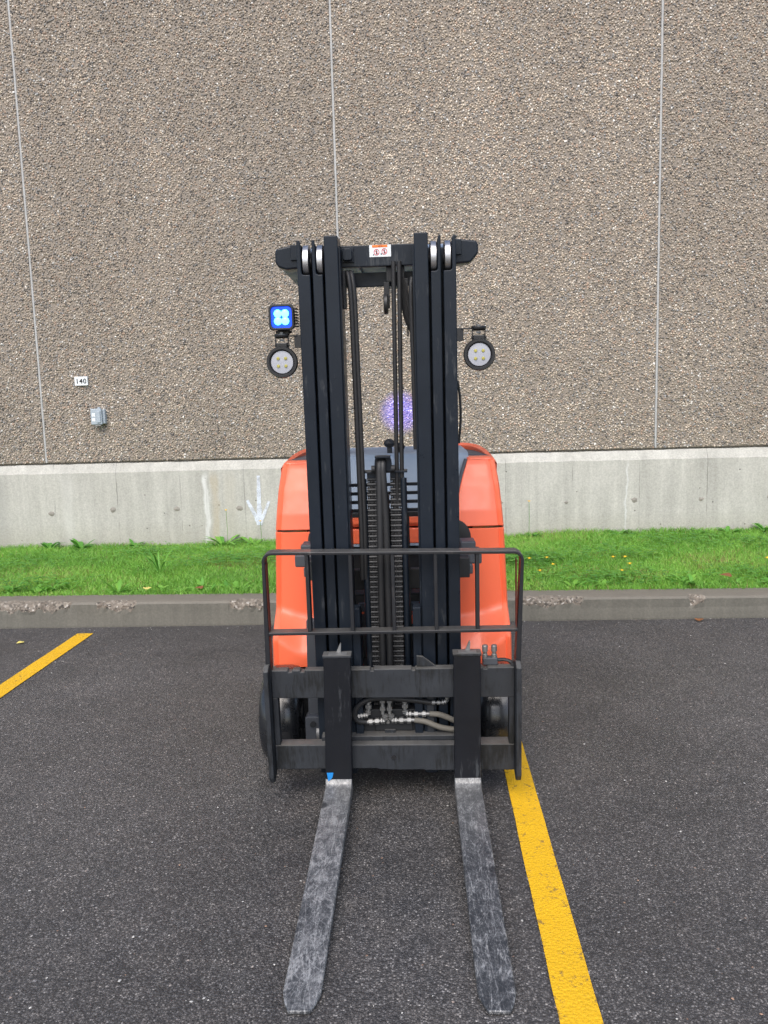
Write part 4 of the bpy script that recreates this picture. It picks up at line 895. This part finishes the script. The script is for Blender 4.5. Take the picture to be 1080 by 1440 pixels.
for sgn in (-1, 1):
    fairing(sgn, .360, .926, 'lower_fairing'); fairing(sgn, .933, 1.212, 'upper_fairing')
    # top ledge and raised rim behind it
    m = MB(); rows = []
    for z, n0, xq in ((1.2105, .725, .455), (1.217, .735, .455), (1.221, .76, .452), (1.223, .80, .449)):
        rows.append([(sgn*x, n0, z) for x in np.linspace(.345, xq, 8)])
    m.grid(rows); fp(m, 'fairing_top', 'orange', solid=.01)
    path = [(sgn*.462, .735, 1.203), (sgn*.458, .80, 1.218), (sgn*.448, .95, 1.238), (sgn*.425, 1.15, 1.252), (sgn*.38, 1.30, 1.256), (sgn*.30, 1.38, 1.255), (sgn*.22, 1.42, 1.24)]
    P = spline(path, 6); rows = []
    for i, p in enumerate(P):
        t = (P[min(i+1, len(P)-1)]-P[max(i-1, 0)]).normalized(); q = Vector((t.y, -t.x, 0)).normalized()*.5*(1 if sgn > 0 else -1)
        wv = Vector((q.x, q.y, 0))
        rows.append([p+wv*.012+Vector((0, 0, -.20)), p+wv*.024+Vector((0, 0, -.012)), p+Vector((0, 0, .0)), p-wv*.024+Vector((0, 0, -.012)), p-wv*.03+Vector((0, 0, -.10))])
    m = MB(); m.grid(rows); fp(m, 'body_rim', 'orange')
    m = MB(); rows = [[(sgn*x, n, z) for x in np.linspace(.10, xe, 6)] for n, z, xe in ((.795, 1.221, .448), (.95, 1.222, .436), (1.15, 1.225, .41), (1.32, 1.228, .35))]
    m.grid(rows); fp(m, 'deck', 'darkgrey', solid=.02)
    m = MB(); m.prism([(.83, 1.220), (.85, 1.236), (1.10, 1.240), (1.15, 1.226)], *sorted((sgn*.17, sgn*.335)), axis='x'); fp(m, 'deck_pad', 'black', .008)
    # black disc painting the dark of a round hole, and tilt bracket beside the mast
    m = MB(); m.lathe([(0, .078), (.02, .078), (.022, .066), (.022, .02)], (sgn*.268, .585, .892), 'y', 32); m.v = [(a, 1.19-b, c) for a, b, c in m.v]; fp(m, 'dark_hole_disc', 'black')
    m = MB(); m.box(*sorted((sgn*.26, sgn*.372)), .36, .47, .822, .872); m.box(*sorted((sgn*.29, sgn*.352)), .40, .50, .87, .905); m.box(*sorted((sgn*.26, sgn*.335)), .34, .40, .785, .825); fp(m, 'tilt_bracket', 'darkgrey', .006)
    m = MB(); m.box(*sorted((sgn*.27, sgn*.32)), .30, .42, .78, .86); fp(m, 'mast_bracket', 'dark', .004)
    # corner bracket under the fairing
    m = MB(); m.box(*sorted((sgn*.486, sgn*.505)), .53, .56, .27, .362); fp(m, 'skirt_post', 'orange', .002)
    # front wheel
    xc = .426 if sgn > 0 else -.448; rad = .196; h = .082
    m = MB(); m.lathe([(-h+.012, .10), (-h+.004, .13), (-h, .155), (-h+.008, .176), (-h+.026, .190), (-h+.05, rad), (h-.05, rad), (h-.026, .190), (h-.008, .176), (h, .155), (h-.004, .13), (h-.012, .10)], (xc, .42, rad), 'x', 64)
    wh = fp(m, 'wheel', 'tyre')
    m = MB(); m.lathe([(-.066, .03), (-.066, .104), (-.04, .110), (.04, .110), (.066, .104), (.066, .03)], (xc, .42, rad), 'x', 32); rm = fp(m, 'rim', 'orange', parent=wh)
    m = MB(); m.lathe([(-.078, .02), (-.078, .045), (.078, .045), (.078, .02)], (xc, .42, rad), 'x', 20); fp(m, 'hub', 'dark', parent=wh)
m = MB(); m.lathe([(-.06, .06), (-.06, .12), (-.045, .145), (.045, .145), (.06, .12), (.06, .06)], (0, 1.36, .145), 'x', 40); fp(m, 'rear_wheel', 'tyre')
# tilt cylinder link seen through the left window
m = MB(); m.prism([(-.335, .20), (-.290, .20), (-.292, .62), (-.328, .62)], .30, .34); fp(m, 'tilt_link', 'darkgrey', .004)
m = MB(); m.prism([(-.345, .135), (-.283, .135), (-.283, .228), (-.292, .236), (-.336, .236), (-.345, .228)], .27, .33); tk = fp(m, 'tilt_clevis', 'darkgrey', .006)
m = MB(); m.lathe([(0, .012), (.006, .012), (.008, .006)], (-.313, .262, .205), 'y', 14); fp(m, 'clevis_pin', 'dark', parent=tk)
m = MB(); m.tube([(-.30, .30, .16), (-.24, .30, .16)], .04, 18); fp(m, 'pivot_bush', 'fitting')
# chassis, centre panel and hood
m = MB(); m.box(-.36, .36, .66, 1.55, .10, .98); fp(m, 'chassis', 'dark', .01)
m = MB(); m.box(-.40, .40, .43, .66, .12, .35); fp(m, 'axle_beam', 'dark', .01)
m = MB(); m.box(-.24, .24, .600, .662, .985, 1.005); fp(m, 'hood_shadow_gap', 'black', .002)
m = MB(); m.prism([(.618, .94), (.604, .955), (.604, .985), (.66, .990), (.66, .94)], -.26, .26, 'x'); fp(m, 'front_panel_lip', 'orange', .004)
m = MB(); m.box(-.26, .26, .612, .66, .868, .932); fp(m, 'front_panel', 'orange', .004)
m = MB(); m.box(-.26, .26, .606, .66, .856, .866); fp(m, 'panel_trim', 'grey', .002)
m = MB(); rows = []
for n, z in ((.612, 1.006), (.622, 1.02), (.69, 1.13), (.75, 1.215), (.775, 1.236), (.82, 1.241), (1.0, 1.243), (1.35, 1.243), (1.37, 1.2)):
    hwid = float(np.interp(z, [1.0, 1.05, 1.15, 1.21, 1.245], [.275, .302, .332, .352, .352])); rows.append([(x, n, z) for x in np.linspace(-hwid, hwid, 9)])
m.grid(rows); fp(m, 'hood', 'grey', .0, solid=.02)
for sgn in (-1, 1):
    P = [(sgn*(float(np.interp(z, [1.0, 1.05, 1.15, 1.21], [.262, .290, .320, .342]))-.004), n-.004, z) for n, z in ((.625, 1.006), (.63, 1.02), (.650, 1.075), (.685, 1.13), (.71, 1.173), (.735, 1.21))]
    m = MB(); m.tube(P, .009, 8); fp(m, 'hood_seal', 'darkgrey')
# orange and grey pieces glimpsed between the mast rails
for name, mat, (x0, x1, n0, n1, z0, z1) in (('orange_bracket', 'orange', (-.145, -.118, .47, .50, .745, .765)), ('orange_bracket', 'orange', (-.142, -.108, .46, .50, .60, .625)), ('orange_step', 'orange', (.088, .135, .47, .52, .600, .622)),
        ('orange_step', 'orange', (.088, .135, .46, .52, .555, .590)), ('orange_step', 'orange', (.092, .135, .45, .52, .520, .546)), ('orange_step', 'orange', (.098, .135, .45, .52, .41, .475)),
        ('cross_shelf', 'dark', (-.26, .26, .40, .60, .690, .700)), ('shelf_bolt_plate', 'darkgrey', (-.125, -.095, .38, .40, .63, .665)), ('shelf_bolt_plate', 'darkgrey', (.088, .12, .38, .40, .63, .665))):
    m = MB(); m.box(x0, x1, n0, n1, z0, z1); fp(m, name, mat, .002)
for x in (.095, .117):
    m = MB(); m.prism([(x, .70), (x+.014, .70), (x+.016, .742), (x+.013, .742)], .47, .49); fp(m, 'orange_tab', 'orange', .001)
# control lever knob above the hood
m = MB(); m.tube([(.005, .84, 1.235), (.004, .84, 1.275)], .012, 10); m.lathe([(-.02, .006), (-.014, .020), (.0, .026), (.012, .022), (.020, .008)], (.004, .84, 1.285), 'z', 16); fp(m, 'control_lever', 'black')
m = MB(); m.lathe([(-.02, .006), (-.012, .018), (.0, .022), (.012, .016), (.018, .006)], (.052, .88, 1.268), 'z', 16); m.tube([(.052, .88, 1.235), (.052, .88, 1.26)], .01, 8); fp(m, 'control_lever', 'black')

# overhead guard on two pillars hidden behind the mast
gx0, gx1 = -.372, .262
m = MB(); m.box(gx0, gx1, .255, .30, 1.966, 2.032); og = fp(m, 'overhead_guard', 'guard', .008)
for a, b in ((gx0, gx0+.05), (gx1-.05, gx1)):
    m = MB(); m.box(a, b, .30, .93, 1.972, 2.03); fp(m, 'guard_side_beam', 'guard', .008, og)
m = MB(); m.prism([(.88, 1.985), (.93, 1.995), (.945, 2.035), (.89, 2.035)], gx0+.05, gx1-.05, 'x'); fp(m, 'guard_rear_beam', 'guard', .006, og)
m = MB(); m.box(gx0+.05, gx1-.05, .302, .885, 2.012, 2.026); fp(m, 'guard_roof', 'guard', .002, og)
for x in (-.21, -.09, .03, .15):
    m = MB(); m.box(x-.008, x+.008, .302, .882, 1.988, 2.012); fp(m, 'guard_roof_rib', 'guard', .003, og)
for x in (-.255, .215):
    m = MB(); m.box(x-.035, x+.035, .80, .88, 1.22, 1.99); fp(m, 'guard_pillar', 'guard', .012, og)
m = MB(); m.box(gx0-.004, gx0+.010, .248, .30, 1.985, 2.030); fp(m, 'guard_end_cap', 'boxgrey', .003, og)
# rear blue spot lamp on the guard: its beam marks the wall behind
m = MB(); m.box(.0, .07, .95, 1.03, 1.985, 2.045); m.box(.02, .05, .93, .96, 2.0, 2.03); rl = fp(m, 'rear_spot_lamp', 'black', .006)
m = MB(); m.lathe([(0, .024), (.003, .02)], (.035, 1.03, 2.015), 'y', 20); fp(m, 'lens', 'blue_lens', parent=rl)
sp_l = bpy.data.lights.new('rear_spot_beam', 'SPOT'); sp_l.energy = 1250; sp_l.color = (.10, .08, 1.); sp_l.spot_size = R(6.4); sp_l.spot_blend = 1.; sp_l.shadow_soft_size = .02
slo = bpy.data.objects.new('rear_spot_beam', sp_l); col.objects.link(slo); slo.parent = rl
src = Vector((.035, 1.06, 2.005)); slo.location = src
wsrc = Vector((-.145, 2.76, 0)) + Matrix.Rotation(R(.75), 3, 'Z') @ src
aim = Vector((-.215, YW, 1.39))-wsrc
slo.rotation_euler = (Matrix.Rotation(-R(.75), 3, 'Z') @ aim).to_track_quat('-Z', 'Y').to_euler()
